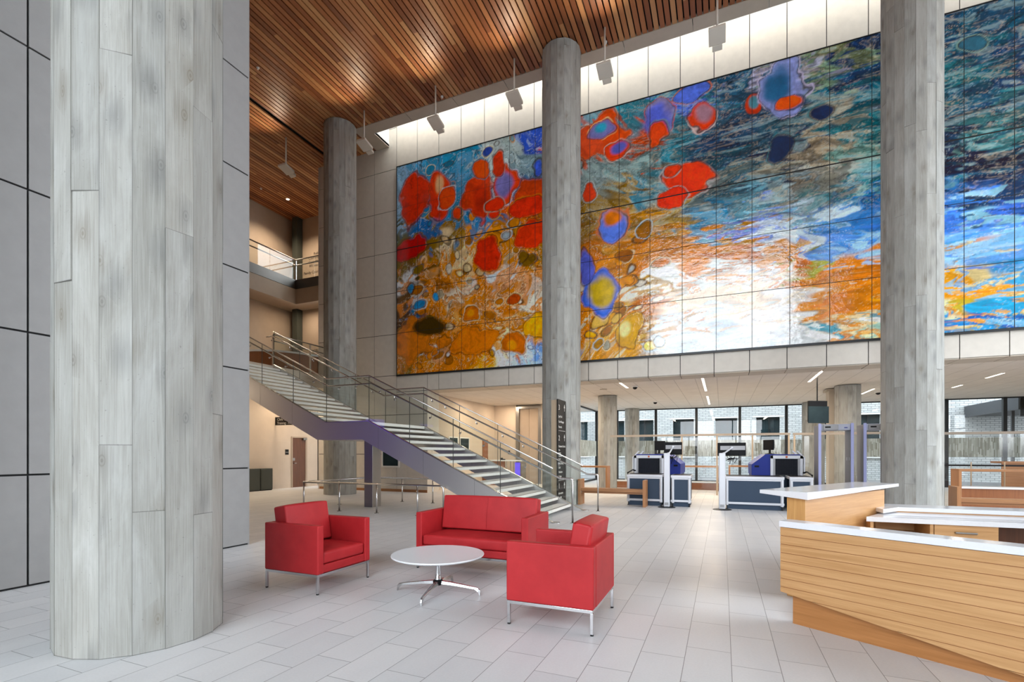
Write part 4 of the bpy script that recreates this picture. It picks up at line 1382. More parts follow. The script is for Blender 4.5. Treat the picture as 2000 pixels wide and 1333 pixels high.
for x, y, z, p in ((-18.5, 17.4, 8.6, 40), (-16.2, 17.9, 8.6, 26), (-18.6, 12.0, 8.6, 46), (-18.6, 7.0, 8.6, 46)):  # fill lamps without fixtures, added to brighten the dim upper galleries
    if p: area('gallery_fill', (x, y, z - 0.12), 0.3, 0.3, p)
for x, y, p in ((-9.2, 18.5, 40), (-7.5, 20.5, 40), (-9.3, 21.0, 22)):
    area('alcove_light', (x, y, H1 - 0.02), 0.3, 0.3, p)
# ------------------------------------------------------------------ lounge furniture


def puff(x0, x1, y0, y1, z0, z1, up=0.02, front=0.0, n=10, tilt=0.0):
    """soft box: grid box whose top swells"""
    mb = MB()
    import itertools
    nx, ny, nz = n, n, 3
    idx = {}
    def vid(i, j, k):
        if (i, j, k) not in idx:
            a, b, c = i / nx * 2 - 1, j / ny * 2 - 1, k / nz * 2 - 1
            s = (1 - a ** 4) * (1 - b ** 4)
            x = x0 + (x1 - x0) * i / nx
            y = y0 + (y1 - y0) * j / ny
            z = z0 + (z1 - z0) * k / nz
            if c > 0: z += up * s * c
            x += front * a * (1 - b ** 2) * (1 - c ** 2)
            idx[(i, j, k)] = len(mb.v)
            mb.v.append((x, y, z))
        return idx[(i, j, k)]
    def q(*p):
        mb.f.append(tuple(vid(*t) for t in p))
        mb.mi.append(0)
    for i in range(nx):
        for j in range(ny):
            q((i, j, nz), (i + 1, j, nz), (i + 1, j + 1, nz), (i, j + 1, nz))
            q((i, j, 0), (i, j + 1, 0), (i + 1, j + 1, 0), (i + 1, j, 0))
    for i in range(nx):
        for k in range(nz):
            q((i, 0, k), (i + 1, 0, k), (i + 1, 0, k + 1), (i, 0, k + 1))
            q((i, ny, k), (i, ny, k + 1), (i + 1, ny, k + 1), (i + 1, ny, k))
    for j in range(ny):
        for k in range(nz):
            q((0, j, k), (0, j, k + 1), (0, j + 1, k + 1), (0, j + 1, k))
            q((nx, j, k), (nx, j + 1, k), (nx, j + 1, k + 1), (nx, j, k + 1))
    return mb


def lean(mb, pivx, pivz, ang):
    c, s = math.cos(ang), math.sin(ang)
    mb.v = [(pivx + (x - pivx) * c + (z - pivz) * s, y, pivz - (x - pivx) * s + (z - pivz) * c) for x, y, z in mb.v]
    return mb


def seat_unit(name, label, cat, loc, rz, W, D, group, seams=False):
    """club seat facing local +X; width W along Y, depth D along X"""
    t = thing(name, label, cat, loc, rz, group)
    hx, hy, a = D / 2, W / 2, 0.085
    zb_, za = 0.205, 0.71
    kw = dict(parent=t, local=True, bevel=0.012, seg=3)
    build('base', MB().box(-hx + 0.02, hx - 0.012, -hy + a - 0.004, hy - a + 0.004, zb_, 0.295), 'red', **kw)
    build('armrest', MB().box(-hx + 0.002, hx, -hy, -hy + a, zb_, za), 'red', **kw)
    build('armrest', MB().box(-hx + 0.002, hx, hy - a, hy, zb_, za), 'red', **kw)
    build('backrest', MB().box(-hx, -hx + a + 0.01, -hy + a - 0.002, hy - a + 0.002, zb_, za), 'red', **kw)
    sc = build('seat_cushion', puff(-hx + a + 0.05, hx - 0.012, -hy + a + 0.004, hy - a - 0.004, 0.298, 0.425, 0.022, 0.006), 'red', t, local=True, bevel=0.028, seg=4, smooth=True)
    mb = puff(-hx + a + 0.012, -hx + a + 0.185, -hy + a + 0.006, hy - a - 0.006, 0.43, 0.87, 0.012, 0.016)
    lean(mb, -hx + a + 0.02, 0.43, -0.16)
    bc = build('back_cushion', mb, 'red', t, local=True, bevel=0.03, seg=4, smooth=True)
    if seams:
        build('seam', MB().tube([(hx - 0.009, 0, 0.31), (hx - 0.010, 0, 0.40), (hx - 0.05, 0, 0.432), (0, 0, 0.4475), (-hx + 0.25, 0, 0.44)], 0.003, 6), 'red', sc, local=True)
        p = lean(MB().tube([(-hx + a + 0.201, 0, 0.46), (-hx + a + 0.203, 0, 0.7), (-hx + a + 0.190, 0, 0.85), (-hx + a + 0.15, 0, 0.881)], 0.003, 6), -hx + a + 0.02, 0.43, -0.16)
        build('seam', p, 'red', bc, local=True)
    fr = MB().box(-hx + 0.01, hx - 0.004, -hy + 0.003, -hy + 0.028, 0.178, 0.205).box(-hx + 0.01, hx - 0.004, hy - 0.028, hy - 0.003, 0.178, 0.205)
    fr.box(-hx + 0.01, -hx + 0.035, -hy + 0.028, hy - 0.028, 0.178, 0.205).box(hx - 0.029, hx - 0.004, -hy + 0.028, hy - 0.028, 0.178, 0.205)
    build('frame', fr, 'chrome', t, local=True, bevel=0.002)
    for sx in (-1, 1):
        for sy in (-1, 1):
            x, y = sx * (hx - 0.019), sy * (hy - 0.016)
            l = build('leg', MB().box(x - 0.0125, x + 0.0125, y - 0.0125, y + 0.0125, 0.012, 0.180), 'chrome', t, local=True, bevel=0.002)
            build('foot', MB().cyl(x, y, 0, 0.013, 0.014, 12), 'rubber', l, local=True)
    return t


ac = seat_unit('armchair', 'red upholstered club armchair facing right, between the closest column and the white table', 'armchair', (-4.19, 4.235, 0), 0, 0.81, 0.76, 'red club armchairs')
dup(ac, (-1.318, 4.235, 0), PI, 'red upholstered club armchair seen from its outer side and back, right of the white table')
seat_unit('sofa', 'red two-seat sofa with centre seams behind the white round table', 'sofa', (-2.82, 5.62, 0), -PI / 2, 1.53, 0.74, None, True)

tb = thing('coffee_table', 'low round white table on a polished four-star base between the red seats', 'table', (-2.73, 4.40, 0))
build('tabletop', MB().lathe(-2.73, 4.40, [(0.40, 0.382), (0.455, 0.386), (0.478, 0.396), (0.482, 0.403), (0.478, 0.411), (0.0005, 0.411)], 64), 'laminate', tb, smooth=False)
build('pedestal', MB().lathe(-2.73, 4.40, [(0.045, 0.135), (0.032, 0.16), (0.030, 0.37), (0.10, 0.378), (0.10, 0.383)], 24), 'chrome', tb, smooth=True)
hub = build('hub', MB().lathe(-2.73, 4.40, [(0.038, 0.085), (0.052, 0.10), (0.052, 0.13), (0.04, 0.145)], 24), 'black', tb, smooth=True)
for k in range(4):
    a = math.radians(11 + 90 * k)
    c, s = math.cos(a), math.sin(a)
    mb = MB()
    prof_ = [(0.03, 0.098, 0.134, 0.027), (0.15, 0.090, 0.122, 0.023), (0.30, 0.073, 0.101, 0.018), (0.40, 0.060, 0.086, 0.015), (0.437, 0.032, 0.077, 0.014), (0.452, 0.0, 0.060, 0.013), (0.460, 0.0, 0.03, 0.013)]
    vs, fs = [], []
    for r, z0, z1, w in prof_:
        for sx, z in ((-1, z0), (1, z0), (0.62, z1), (-0.62, z1)):
            vs.append((-2.73 + r * c - sx * w * s, 4.40 + r * s + sx * w * c, z))
    for i in range(len(prof_) - 1):
        for j in range(4):
            p, q = i * 4 + j, i * 4 + (j + 1) % 4
            fs.append((p, q, q + 4, p + 4))
    fs += [(3, 2, 1, 0), tuple(len(vs) - 4 + j for j in range(4))]
    build('leg', MB().faces(vs, fs), 'chrome', tb, bevel=0.005, seg=2)

# ------------------------------------------------------------------ reception desk
OX, OY, RZ = 0.46, 4.80, math.radians(-31.5)
dk = thing('reception_desk', 'large oak reception desk with white counters, planked front and a raised wing', 'desk', (OX, OY, 0), RZ)


def clip_top(poly, a, b):
    """keep the part of polygon (x,z) above the line z = a + b*x"""
    out = []
    for i in range(len(poly)):
        p, q = poly[i], poly[(i + 1) % len(poly)]
        dp, dq = p[1] - (a + b * p[0]), q[1] - (a + b * q[0])
        if dp >= 0: out.append(p)
        if dp * dq < 0:
            t = dp / (dp - dq)
            out.append((p[0] + (q[0] - p[0]) * t, p[1] + (q[1] - p[1]) * t))
    return out


LW = 3.3
mb = MB()
z = 0.822
while z > 0.02:
    z2 = z - 0.0733
    pl = clip_top([(0, z2 + 0.0045), (LW, z2 + 0.0045), (LW, z), (0, z)], 0.268, -0.128)
    pl = clip_top(pl, 0.006, 0.0) if len(pl) > 2 else pl
    if len(pl) > 2: mb.prism(pl, 'Y', 0.0, 0.02, 0)
    z = z2
mb.prism(clip_top([(0.003, 0.006), (LW, 0.006), (LW, 0.82), (0.003, 0.82)], 0.274, -0.128), 'Y', 0.0025, 0.06, 1)
build('front_panel', mb, ['oak', 'doorlight'], dk, local=True)
build('plinth', MB().box(0.075, LW, 0.062, 0.10, 0, 0.60), 'oakv', dk, local=True)
build('end_panel', MB().box(0.075, 0.12, 0.102, 0.14, 0.0, 0.82), 'oakv', dk, local=True)
build('front_counter', MB().box(-0.008, LW, -0.010, 0.165, 0.826, 0.878), 'quartz', dk, local=True, bevel=0.003)
build('inner_panel', MB().box(0.12, LW, 0.10, 0.14, 0, 0.824), 'oak', dk, local=True)
wing = build('wing_wall', MB().box(-0.36, -0.19, 0.885, 2.98, 0, 1.005), 'oaky', dk, local=True)
build('end_board', MB().box(-0.362, -0.188, 0.878, 0.887, 0, 1.004), 'oakz', wing, local=True)
zt_ = 1.073
q = [(-0.62, 0.83), (-0.143, 0.83), (-0.143, 3.32), (-0.62, 3.32)]
vs = [(q[0][0], q[0][1], 1.036), (q[1][0], q[1][1], 0.998), (q[2][0], q[2][1], 1.036), (q[3][0], q[3][1], 1.036)] + [(a, b, zt_) for a, b in q]
vs += [(-0.30, 0.885, 1.000), (-0.19, 2.98, 1.000)]
build('wing_counter', MB().faces(vs[:8], [(0, 3, 2, 1), (4, 5, 6, 7), (0, 1, 5, 4), (1, 2, 6, 5), (2, 3, 7, 6), (3, 0, 4, 7)]), 'quartz', dk, local=True, bevel=0.002)
# working side (square to the hall)
YD = 6.72
build('worktop', MB().prism([(1.50, 6.69), (4.4, 6.69), (4.4, 7.38), (1.86, 7.38)], 'Z', 0.687, 0.740), 'quartz', dk, bevel=0.002)
build('cable_slot', MB().box(1.72, 4.3, 6.93, 6.945, 0.7402, 0.7412), 'greyplate', dk)
cb = MB().box(1.545, 1.575, YD, 7.3, 0.06, 0.686).box(2.085, 2.115, YD, 7.3, 0.06, 0.686).box(1.575, 2.085, YD + 0.01, 7.3, 0.52, 0.545).box(1.575, 2.085, 7.2, 7.3, 0.06, 0.686).box(1.575, 2.085, YD + 0.03, 7.3, 0.06, 0.09)
build('open_cabinet', cb, 'oakw', dk)
dc = build('drawer_cabinet', MB().box(2.117, 2.66, YD + 0.02, 7.3, 0.06, 0.686), 'oakv', dk)
d1 = build('drawer', MB().box(2.122, 2.656, YD - 0.002, YD + 0.02, 0.505, 0.683), 'oakw', dk, bevel=0.002)
hx_ = 2.385
build('handle', MB().tube([(hx_ - 0.085, YD, 0.607), (hx_ - 0.085, YD - 0.03, 0.607), (hx_ + 0.085, YD - 0.03, 0.607), (hx_ + 0.085, YD, 0.607)], 0.007, 8), 'nickel', d1, smooth=False)
build('drawer', MB().box(2.122, 2.656, YD - 0.002, YD + 0.02, 0.07, 0.50), 'oakw', dk, bevel=0.002)
build('kneehole_back', MB().box(2.66, 4.4, 7.26, 7.3, 0.0, 0.686), 'door', dk)
build('rear_wall', MB().box(1.9, 4.4, 7.38, 7.46, 0, 0.752), 'oakw', dk)
build('rear_counter', MB().prism([(1.74, 7.02), (1.98, 7.37), (4.4, 7.37), (4.4, 7.80), (1.9, 7.80), (1.68, 7.46)], 'Z', 0.752, 0.80), 'quartz', dk, bevel=0.002)

# ------------------------------------------------------------------ security screening


def scanner(label, tx0, tx1, rx0, rx1, ux0, ux1, hs, loc):
    """tx front table, rx return table, ux tunnel, hs = side (+1/-1) of the sloping hood"""
    t = thing('baggage_scanner', label, 'baggage scanner', loc, 0, 'baggage scanners')
    Y0 = 14.04
    def table(name, x0, x1, y0, y1, zt, post):
        b = build(name, MB().box(x0 + 0.04, x1 - 0.04, y0 + 0.03, y1, 0.16, zt - 0.10).box(x0 + 0.05, x1 - 0.05, y0 + 0.06, y1, 0.0, 0.12), 'navy', t)
        build('top_frame', MB().box(x0, x1, y0, y1, zt - 0.07, zt).box(x0 + 0.02, x1 - 0.02, y0 + 0.005, y0 + 0.04, zt - 0.115, zt - 0.072), 'alu', b, bevel=0.006)
        build('bottom_rail', MB().box(x0, x1, y0 + 0.005, y0 + 0.045, 0.13, 0.185), 'alu', b)
        for x in post:
            p = build('post', MB().lathe(x, y0 + 0.04, [(0.04, 0.10), (0.04, zt - 0.02), (0.03, zt)], 14), 'alu', b, smooth=False)
            build('levelling_foot', MB().cyl(x, y0 + 0.04, 0.0, 0.10, 0.012, 8).cyl(x, y0 + 0.04, 0, 0.012, 0.028, 12), 'rubber', p)
        build('belt', MB().box(x0 + 0.03, x1 - 0.03, y0 + 0.06, y1, zt, zt + 0.004), 'curtain', b)
        return b
    table('conveyor_table', tx0, tx1, Y0, 15.0, 0.865, (tx0 + 0.04, tx1 - 0.04))
    table('return_table', rx0, rx1, Y0 + 0.02, 15.0, 0.855, (rx0 + 0.05, rx1 - 0.05))
    hx0, hx1 = (ux1, ux1 + 0.46) if hs > 0 else (ux0 - 0.46, ux0)
    build('machine_base', MB().box(min(ux0, hx0) + 0.03, max(ux1, hx1) - 0.03, 15.02, 17.0, 0.0, 0.84), 'navy', t)
    tn = build('tunnel', MB().box(ux0, ux0 + 0.07, 15.0, 17.0, 0.84, 1.40).box(ux1 - 0.07, ux1, 15.0, 17.0, 0.84, 1.40).box(ux0, ux1, 15.0, 17.0, 1.31, 1.40), 'alu', t, bevel=0.006)
    build('inner_frame', MB().box(ux0 + 0.07, ux0 + 0.12, 15.02, 15.1, 0.86, 1.31).box(ux1 - 0.12, ux1 - 0.07, 15.02, 15.1, 0.86, 1.31), 'greyplate', tn)
    mb = MB()
    n = 9
    for k in range(n):
        a = ux0 + 0.12 + (ux1 - ux0 - 0.24) * k / n
        b = ux0 + 0.12 + (ux1 - ux0 - 0.24) * (k + 1) / n
        mb.box(a + 0.0005, b - 0.0005, 15.06, 15.075, 0.875, 1.31)
    build('lead_curtain', mb, 'curtain', tn)
    build('stop_button', MB().box((ux0 + ux1) / 2 - 0.025, (ux0 + ux1) / 2 + 0.025, 14.975, 15.0, 1.335, 1.385), 'orange', tn, bevel=0.008)
    z1 = 1.43
    if hs > 0: pf_ = [(ux1, 0.84), (ux1 + 0.46, 0.84), (ux1 + 0.46, 1.15), (ux1 + 0.12, z1), (ux0, z1), (ux0, 1.40), (ux1, 1.40)]
    else: pf_ = [(ux0, 0.84), (ux0, 1.40), (ux1, 1.40), (ux1, z1), (ux0 - 0.12, z1), (ux0 - 0.46, 1.15), (ux0 - 0.46, 0.84)]
    hd = build('hood', MB().prism(pf_, 'Y', 15.03, 16.95), 'blue', t, bevel=0.01)
    xv = ux1 + 0.33 if hs > 0 else ux0 - 0.33
    build('grip', MB().box(xv - 0.055, xv + 0.055, 15.02, 15.032, 1.075, 1.125), 'black', hd)
    ox = ux0 - 0.03 if hs > 0 else ux1 + 0.03
    build('side_shield', MB().box(ox - 0.018, ox + 0.018, 14.98, 15.6, 0.9, 1.36), 'alu', t)
    for k, y in enumerate((15.0, 15.9)):
        s = 1 if hs > 0 else -1
        build('raised_cover', MB().prism([(ox, 1.37), (ox + s * 0.15, 1.53), (ox + s * 0.19, 1.52), (ox + s * 0.05, 1.37)], 'Y', y, y + 0.06), 'alu', t, bevel=0.004)
    tx = tx0 if hs > 0 else tx1
    s = 1 if hs > 0 else -1
    build('tray_guide', MB().tube([(tx + s * 0.03, 14.05, 0.86), (tx + s * 0.03, 14.05, 0.91), (tx + s * 0.03, 14.85, 0.97), (tx + s * 0.10, 14.95, 0.94)], 0.018, 8), 'black', t)
    return t


scanner('left baggage scanner, cobalt hood sloping to the right, behind the small timber bench', -2.49, -1.52, -1.30, -0.77, -2.44, -1.58, 1, (-1.8, 14.5, 0))
scanner('right baggage scanner, cobalt hood sloping to the left, with a long slate table', 1.55, 2.07, 0.06, 1.44, 1.20, 1.97, -1, (1.2, 14.5, 0))


def stand(label, x0, x1, mx0, mx1, z0, z1, loc):
    t = thing('monitor_stand', label, 'monitor', loc, 0, 'pole-mounted security monitors')
    xm_ = (x0 + x1) / 2
    build('pole', MB().box(x0, x1, 13.80, 13.90, 0.012, 1.465), 'alu', t, bevel=0.018, seg=3)
    build('vent', MB().box(x0 + 0.03, x1 - 0.03, 13.797, 13.801, 0.06, 0.13), 'greyplate', t)
    build('base', MB().lathe(xm_, 13.80, [(0.23, 0.0), (0.23, 0.006), (0.21, 0.012)], 28), 'black', t)
    xc_, zc_ = (mx0 + mx1) / 2, (z0 + z1) / 2
    sc = build('screen', MB().box(mx0, mx1, 14.26, 14.30, z0, z1), 'black', t, bevel=0.006)
    build('rear_plate', MB().box(mx0 + 0.10 * (mx1 - mx0), mx1 - 0.02, 14.235, 14.26, zc_ - 0.02, zc_ + 0.09), 'greyplate', sc)
    arm = build('arm', MB().tube([(xm_ + 0.02, 13.92, 1.46), (xm_ + 0.06, 13.98, 1.47), (xc_, 14.20, zc_ + 0.03), (xc_, 14.24, zc_ + 0.04)], 0.02, 8), 'alu', t)
    build('pivot', MB().ball(xc_, 14.215, zc_ + 0.04, 0.04), 'alu', arm)
    rnd = random.Random(int(x0 * 100) + 5)
    mb = MB()
    for k in range(6):
        a = xc_ + rnd.uniform(-0.14, 0.16)
        b = xc_ + rnd.uniform(-0.1, 0.12)
        zz = z0 + 0.02
        mb.tube([(a, 14.25, zz + 0.04), (a + 0.03, 14.22, zz - 0.05), (b, 14.2, zz - 0.12 - 0.03 * k), (b + 0.05, 14.2, zz - 0.07), (xm_ + 0.09, 14.0, zz - 0.14)], 0.006, 5)
    build('cables', mb, 'black', t)


stand('silver pole stand with a monitor seen from behind, in front of the left scanner', -1.46, -1.305, -1.50, -1.02, 1.42, 1.77, (-1.38, 13.93, 0))
stand('silver pole stand with a monitor and tangled cables, left of the long slate table', -0.085, 0.075, -0.12, 0.57, 1.39, 1.74, (0.0, 13.93, 0))
for lab, x, y, rz in (('small black operator monitor on top of the left scanner', -1.86, 16.3, 0.9), ('black operator monitor on top of the right scanner', 1.28, 16.2, -1.0)):
    t = thing('operator_monitor', lab, 'monitor', (x, y, 1.434), rz, 'operator monitors on the scanners')
    build('foot', MB().lathe(0, 0, [(0.13, 0.0), (0.13, 0.012), (0.03, 0.03)], 18), 'black', t, local=True)
    build('neck', MB().box(-0.025, 0.025, -0.02, 0.02, 0.02, 0.22), 'black', t, local=True)
    build('screen', MB().box(-0.22, 0.22, -0.06, -0.02, 0.12, 0.42).box(-0.14, 0.14, -0.02, 0.05, 0.16, 0.38), 'black', t, local=True, bevel=0.01)


def gate(x0, label, src=None):
    if src is not None: return dup(src, (x0, 14.42, 0), 0, label)
    t = thing('metal_detector_gate', label, 'metal detector', (x0, 14.25, 0), 0, 'walk-through metal detectors')
    for a in (0.0, 0.68):
        p = build('side_panel', MB().box(a, a + 0.055, 0.02, 0.66, 0.02, 2.17), 'gategrey', t, local=True, bevel=0.01)
        build('edge_strip', MB().box(a - 0.004, a + 0.06, -0.015, 0.03, 0.0, 2.2), 'lavender', p, local=True, bevel=0.012)
        build('foot', MB().box(a - 0.015, a + 0.07, 0.0, 0.67, 0.0, 0.03), 'gategrey', p, local=True)
    cb_ = build('crossbar', MB().box(0.055, 0.68, 0.05, 0.60, 2.03, 2.18), 'gatelight', t, local=True, bevel=0.008)
    build('control_box', MB().box(0.10, 0.42, 0.0, 0.05, 2.035, 2.17), 'greyplate', cb_, local=True, bevel=0.006)
    build('display', MB().box(0.14, 0.26, -0.003, 0.0, 2.09, 2.125), 'black', cb_, local=True)
    build('badge', MB().box(0.55, 0.62, 0.046, 0.05, 2.08, 2.10), 'blue', cb_, local=True)
    for yv in (0.15, 0.40):
        build('sensor', MB().box(0.676, 0.682, yv, yv + 0.05, 1.28, 1.36), 'gatelight', t, local=True)
    return t


g1 = gate(2.205, 'walk-through metal detector gate standing in full view left of the tall column')
gate(3.18, 'walk-through metal detector gate half hidden behind the tall column', g1)

tv = thing('wall_screen', 'dark flat screen hung from the low ceiling beside the short column by the gates', 'screen', (2.62, 17.1, H1), math.radians(28))
build('mount', MB().box(-0.012, 0.012, 0.0, 0.024, -0.78, 0.0), 'black', tv, local=True)
build('panel', MB().box(-0.32, 0.32, -0.06, -0.02, -1.42, -0.92), 'darkwin', tv, local=True, bevel=0.006)
build('rear_housing', MB().box(-0.28, 0.30, -0.02, 0.06, -1.38, -0.75), 'black', tv, local=True, bevel=0.01)

# benches with slab ends
def bench(x0, x1, label, y0=13.52):
    t = thing('timber_bench', label, 'bench', ((x0 + x1) / 2, y0 + 0.24, 0), 0, 'slab-ended timber benches')
    for a in (x0, x1 - 0.075):
        build('end_slab', MB().box(a, a + 0.075, y0, y0 + 0.45, 0, 0.725), 'benchz', t, bevel=0.004)
    build('seat', MB().box(x0 + 0.075, x1 - 0.075, y0 + 0.05, y0 + 0.43, 0.385, 0.47), 'bench', t, bevel=0.004)
    build('apron', MB().box(x0 + 0.075, x1 - 0.075, y0 + 0.12, y0 + 0.36, 0.33, 0.385), 'bench', t)
    return t


bench(-3.77, -1.90, 'small timber bench with slab ends by the stair foot, before the left scanner')
bench(4.72, 7.6, 'timber bench with slab ends right of the tall column behind the reception desk', 13.7)

# timber counters
def counter(name, x0, x1, y0, y1, h, label, cat='table', shelf=None, cols=True, loc=None):
    t = thing(name, label, cat, ((x0 + x1) / 2, (y0 + y1) / 2, 0), 0, 'open timber counters')
    build('top', MB().box(x0, x1, y0, y1, h - 0.06, h), 'bench', t, bevel=0.003)
    for a in (x0, x1 - 0.06):
        build('side_panel', MB().box(a, a + 0.06, y0 + 0.002, y1 - 0.002, 0, h - 0.06), 'benchz', t, bevel=0.003)
    if shelf:
        build('shelf', MB().box(x0 + 0.06, x1 - 0.06, y0 + 0.02, y1 - 0.02, shelf - 0.05, shelf), 'laminate', t)
        build('apron', MB().box(x0 + 0.06, x1 - 0.06, y0 + 0.08, y0 + 0.11, 0.0, shelf - 0.05), 'doorlight', t)
    return t


counter('timber_counter', 5.62, 7.30, 16.2, 16.7, 1.05, 'open timber counter with a white shelf behind the right bench', shelf=0.60)
counter('timber_counter', 7.32, 9.0, 16.2, 16.7, 1.05, 'second open timber counter with a white shelf, running out of the frame at the right', shelf=0.60)
t = thing('timber_desk', 'solid timber desk with a dark kneehole behind the open timber counter', 'desk', (7.6, 18.0, 0))
build('front', MB().box(7.15, 8.35, 17.9, 17.95, 0, 1.18), 'bench', t)
build('side_panel', MB().box(8.85, 8.9, 17.9, 18.5, 0, 1.18), 'benchz', t)
build('front', MB().box(8.9, 10.4, 17.9, 17.95, 0, 1.18), 'bench', t)
build('top', MB().box(7.13, 10.4, 17.86, 18.5, 1.18, 1.23), 'bench', t)
build('kneehole', MB().box(8.35, 8.85, 18.3, 18.35, 0, 1.18), 'door', t)
counter('timber_counter', -1.50, -0.14, 20.3, 20.8, 0.97, 'slim timber counter frame near the rear glazing between the scanners')
counter('timber_counter', 0.22, 1.05, 20.3, 20.8, 1.0, 'slim timber counter frame near the rear glazing behind the slate table')
counter('timber_counter', -5.6, -3.95, 18.2, 18.75, 0.98, 'timber counter frame beside the short column left of the left scanner')
t = thing('window_bench', 'low timber plinth with a white top along the rear glazing', 'bench', (-2.2, 21.2, 0))
build('base', MB().box(-4.6, -0.12, 20.95, 21.5, 0, 0.27), 'doorlight', t)
build('top', MB().box(-4.62, -0.10, 20.93, 21.52, 0.27, 0.31), 'laminate', t)

# glass screens in pale timber frames
def screen(label, xs, y, h):
    t = thing('glass_partition', label, 'partition', ((xs[0] + xs[-1]) / 2, y, 0), 0, 'glass screens in pale timber frames')
    build('head_rail', MB().box(xs[0] - 0.04, xs[-1] + 0.04, y - 0.04, y + 0.04, h - 0.075, h), 'ashrail', t)
    for x in xs[(1 if xs[0] < -3.8 else 0):]:
        build('post', MB().box(x - 0.025, x + 0.025, y - 0.025, y + 0.025, 0, h - 0.075), 'maple', t)
    for a, b in zip(xs[:-1], xs[1:]):
        build('pane', MB().box(a + 0.025, b - 0.025, y - 0.005, y + 0.005, 0.05, h - 0.075), 'window', t)


screen('glass screen in a pale timber frame behind the two scanners', [-3.85, -1.33, -0.17, 0.94, 2.02], 18.5, 2.14)
screen('glass screen in a pale timber frame behind the metal detector gates', [2.18, 4.9], 18.5, 2.13)
screen('glass screen in a pale timber frame behind the timber counters at the right', [5.3, 8.6, 11.0], 18.55, 2.09)

mb = MB()
t = thing('queue_posts', 'row of slim brass posts with small black tops behind the timber counters', 'railing', (7.5, 17.4, 0))
for x in (5.55, 6.3, 7.0, 7.75, 8.5):
    p = build('post', MB().cyl(x, 17.4, 0.0, 1.22, 0.016, 10), 'maple', t)
    build('base', MB().cyl(x, 17.4, 0, 0.02, 0.10, 16), 'black', p)
build('ribbon', MB().box(5.55, 8.5, 17.397, 17.403, 1.10, 1.15), 'signblack', t)

# ------------------------------------------------------------------ alcove: windows, doors, counter
for i, (y0, y1, lab) in enumerate(((17.45, 18.13, 'left'), (18.35, 19.13, 'right'))):
    f = struct('window_%d' % (4 + i), MB().box(-10.30, -10.27, y0 - 0.05, y1 + 0.05, 1.40, 1.45).box(-10.30, -10.27, y0 - 0.05, y1 + 0.05, 2.10, 2.15).box(-10.30, -10.27, y0 - 0.05, y0, 1.45, 2.10).box(-10.30, -10.27, y1, y1 + 0.05, 1.45, 2.10), 'white')
    build('pane', MB().box(-10.298, -10.29, y0, y1, 1.45, 2.10), 'darkwin', f)
f = struct('window_6', MB().box(-12.06, -11.23, YW - 0.03, YW - 0.0, 0.92, 0.98).box(-12.06, -11.23, YW - 0.03, YW, 1.72, 1.78).box(-12.06, -12.0, YW - 0.03, YW, 0.98, 1.72).box(-11.29, -11.23, YW - 0.03, YW, 0.98, 1.72), 'white')
build('pane', MB().box(-12.0, -11.29, YW - 0.012, YW - 0.004, 0.98, 1.72), 'darkwin', f)
d = struct('door_1', MB().box(-16.83, -16.79, 15.46, 16.16, 0.005, 2.12), 'door')
build('handle', MB().box(-16.79, -16.73, 15.50, 15.53, 1.02, 1.05).box(-16.745, -16.73, 15.50, 15.63, 1.02, 1.05), 'nickel', d)
build('lock_plate', MB().box(-16.79, -16.775, 15.47, 15.58, 1.14, 1.26), 'nickel', d)
build('closer', MB().box(-16.79, -16.72, 16.0, 16.2, 2.04, 2.12), 'nickel', d)
struct('trim_4', MB().box(-16.81, -16.775, 15.40, 15.46, 0, 2.17).box(-16.81, -16.775, 16.16, 16.25, 0, 2.17).box(-16.81, -16.775, 15.46, 16.16, 2.12, 2.17), 'plasterdark')
struct('door_2', MB().box(-18.6, -17.3, 18.86, 18.9, 0.15, 2.7), 'doorlight')
struct('door_3', MB().box(-10.30, -10.27, 20.48, 21.03, 0.0, 2.1), 'doorlight')
d = struct('door_4', MB().box(-9.14, -8.98, 21.76, 21.95, 0, 3.70).box(-8.0, -7.85, 21.76, 21.95, 0, 3.70).box(-8.98, -8.0, 21.76, 21.95, 3.60, 3.70), 'steelpost')
for a, b in ((-8.98, -8.50), (-8.49, -8.0)):
    build('leaf', MB().box(a, b, 21.86, 21.9, 0, 3.6), 'plasterdark', d)
d = struct('door_5', MB().box(-20.05, -20.0, 13.2, 14.6, F3, F3 + 2.2), 'door')
d = struct('door_6', MB().box(-20.05, -20.0, 14.3, 15.8, F2, F2 + 2.3), 'door')
d = thing('service_counter', 'service counter with a pale top and a purple-lit panel, seen through the stair glass', 'counter', (-9.0, 20.6, 0))
build('top', MB().box(-9.9, -8.25, 20.3, 20.95, 1.10, 1.15), 'laminate', d)
build('front', MB().box(-9.85, -9.12, 20.42, 20.46, 0, 1.10), 'doorlight', d)
build('lit_panel', MB().box(-8.62, -8.36, 20.42, 20.46, 0.05, 1.04), 'purple', d)
for x in (-9.05, -8.84, -8.68):
    build('post', MB().box(x - 0.02, x + 0.02, 20.4, 20.44, 0, 1.10), 'rail', d)
build('side_panel', MB().box(-8.33, -8.28, 20.35, 20.9, 0, 1.10), 'steelpost', d)
o = build('desk_phone', MB().box(-0.09, 0.09, -0.08, 0.08, 0, 0.05).box(-0.08, -0.02, -0.07, 0.07, 0.05, 0.10), 'black', bevel=0.008)
o.location = (-9.30, 20.6, 1.15)
tag(o, 'small black desk phone on the service counter seen through the stair glass', 'phone')
o = build('wall_phone', MB().box(-0.05, 0.05, -0.03, 0.0, -0.09, 0.09).box(-0.035, 0.0, -0.055, -0.03, -0.08, 0.08), 'black', bevel=0.006)
o.location = (-9.5, 21.8, 1.5)
tag(o, 'small black wall phone above the service counter behind the stair glass', 'phone')

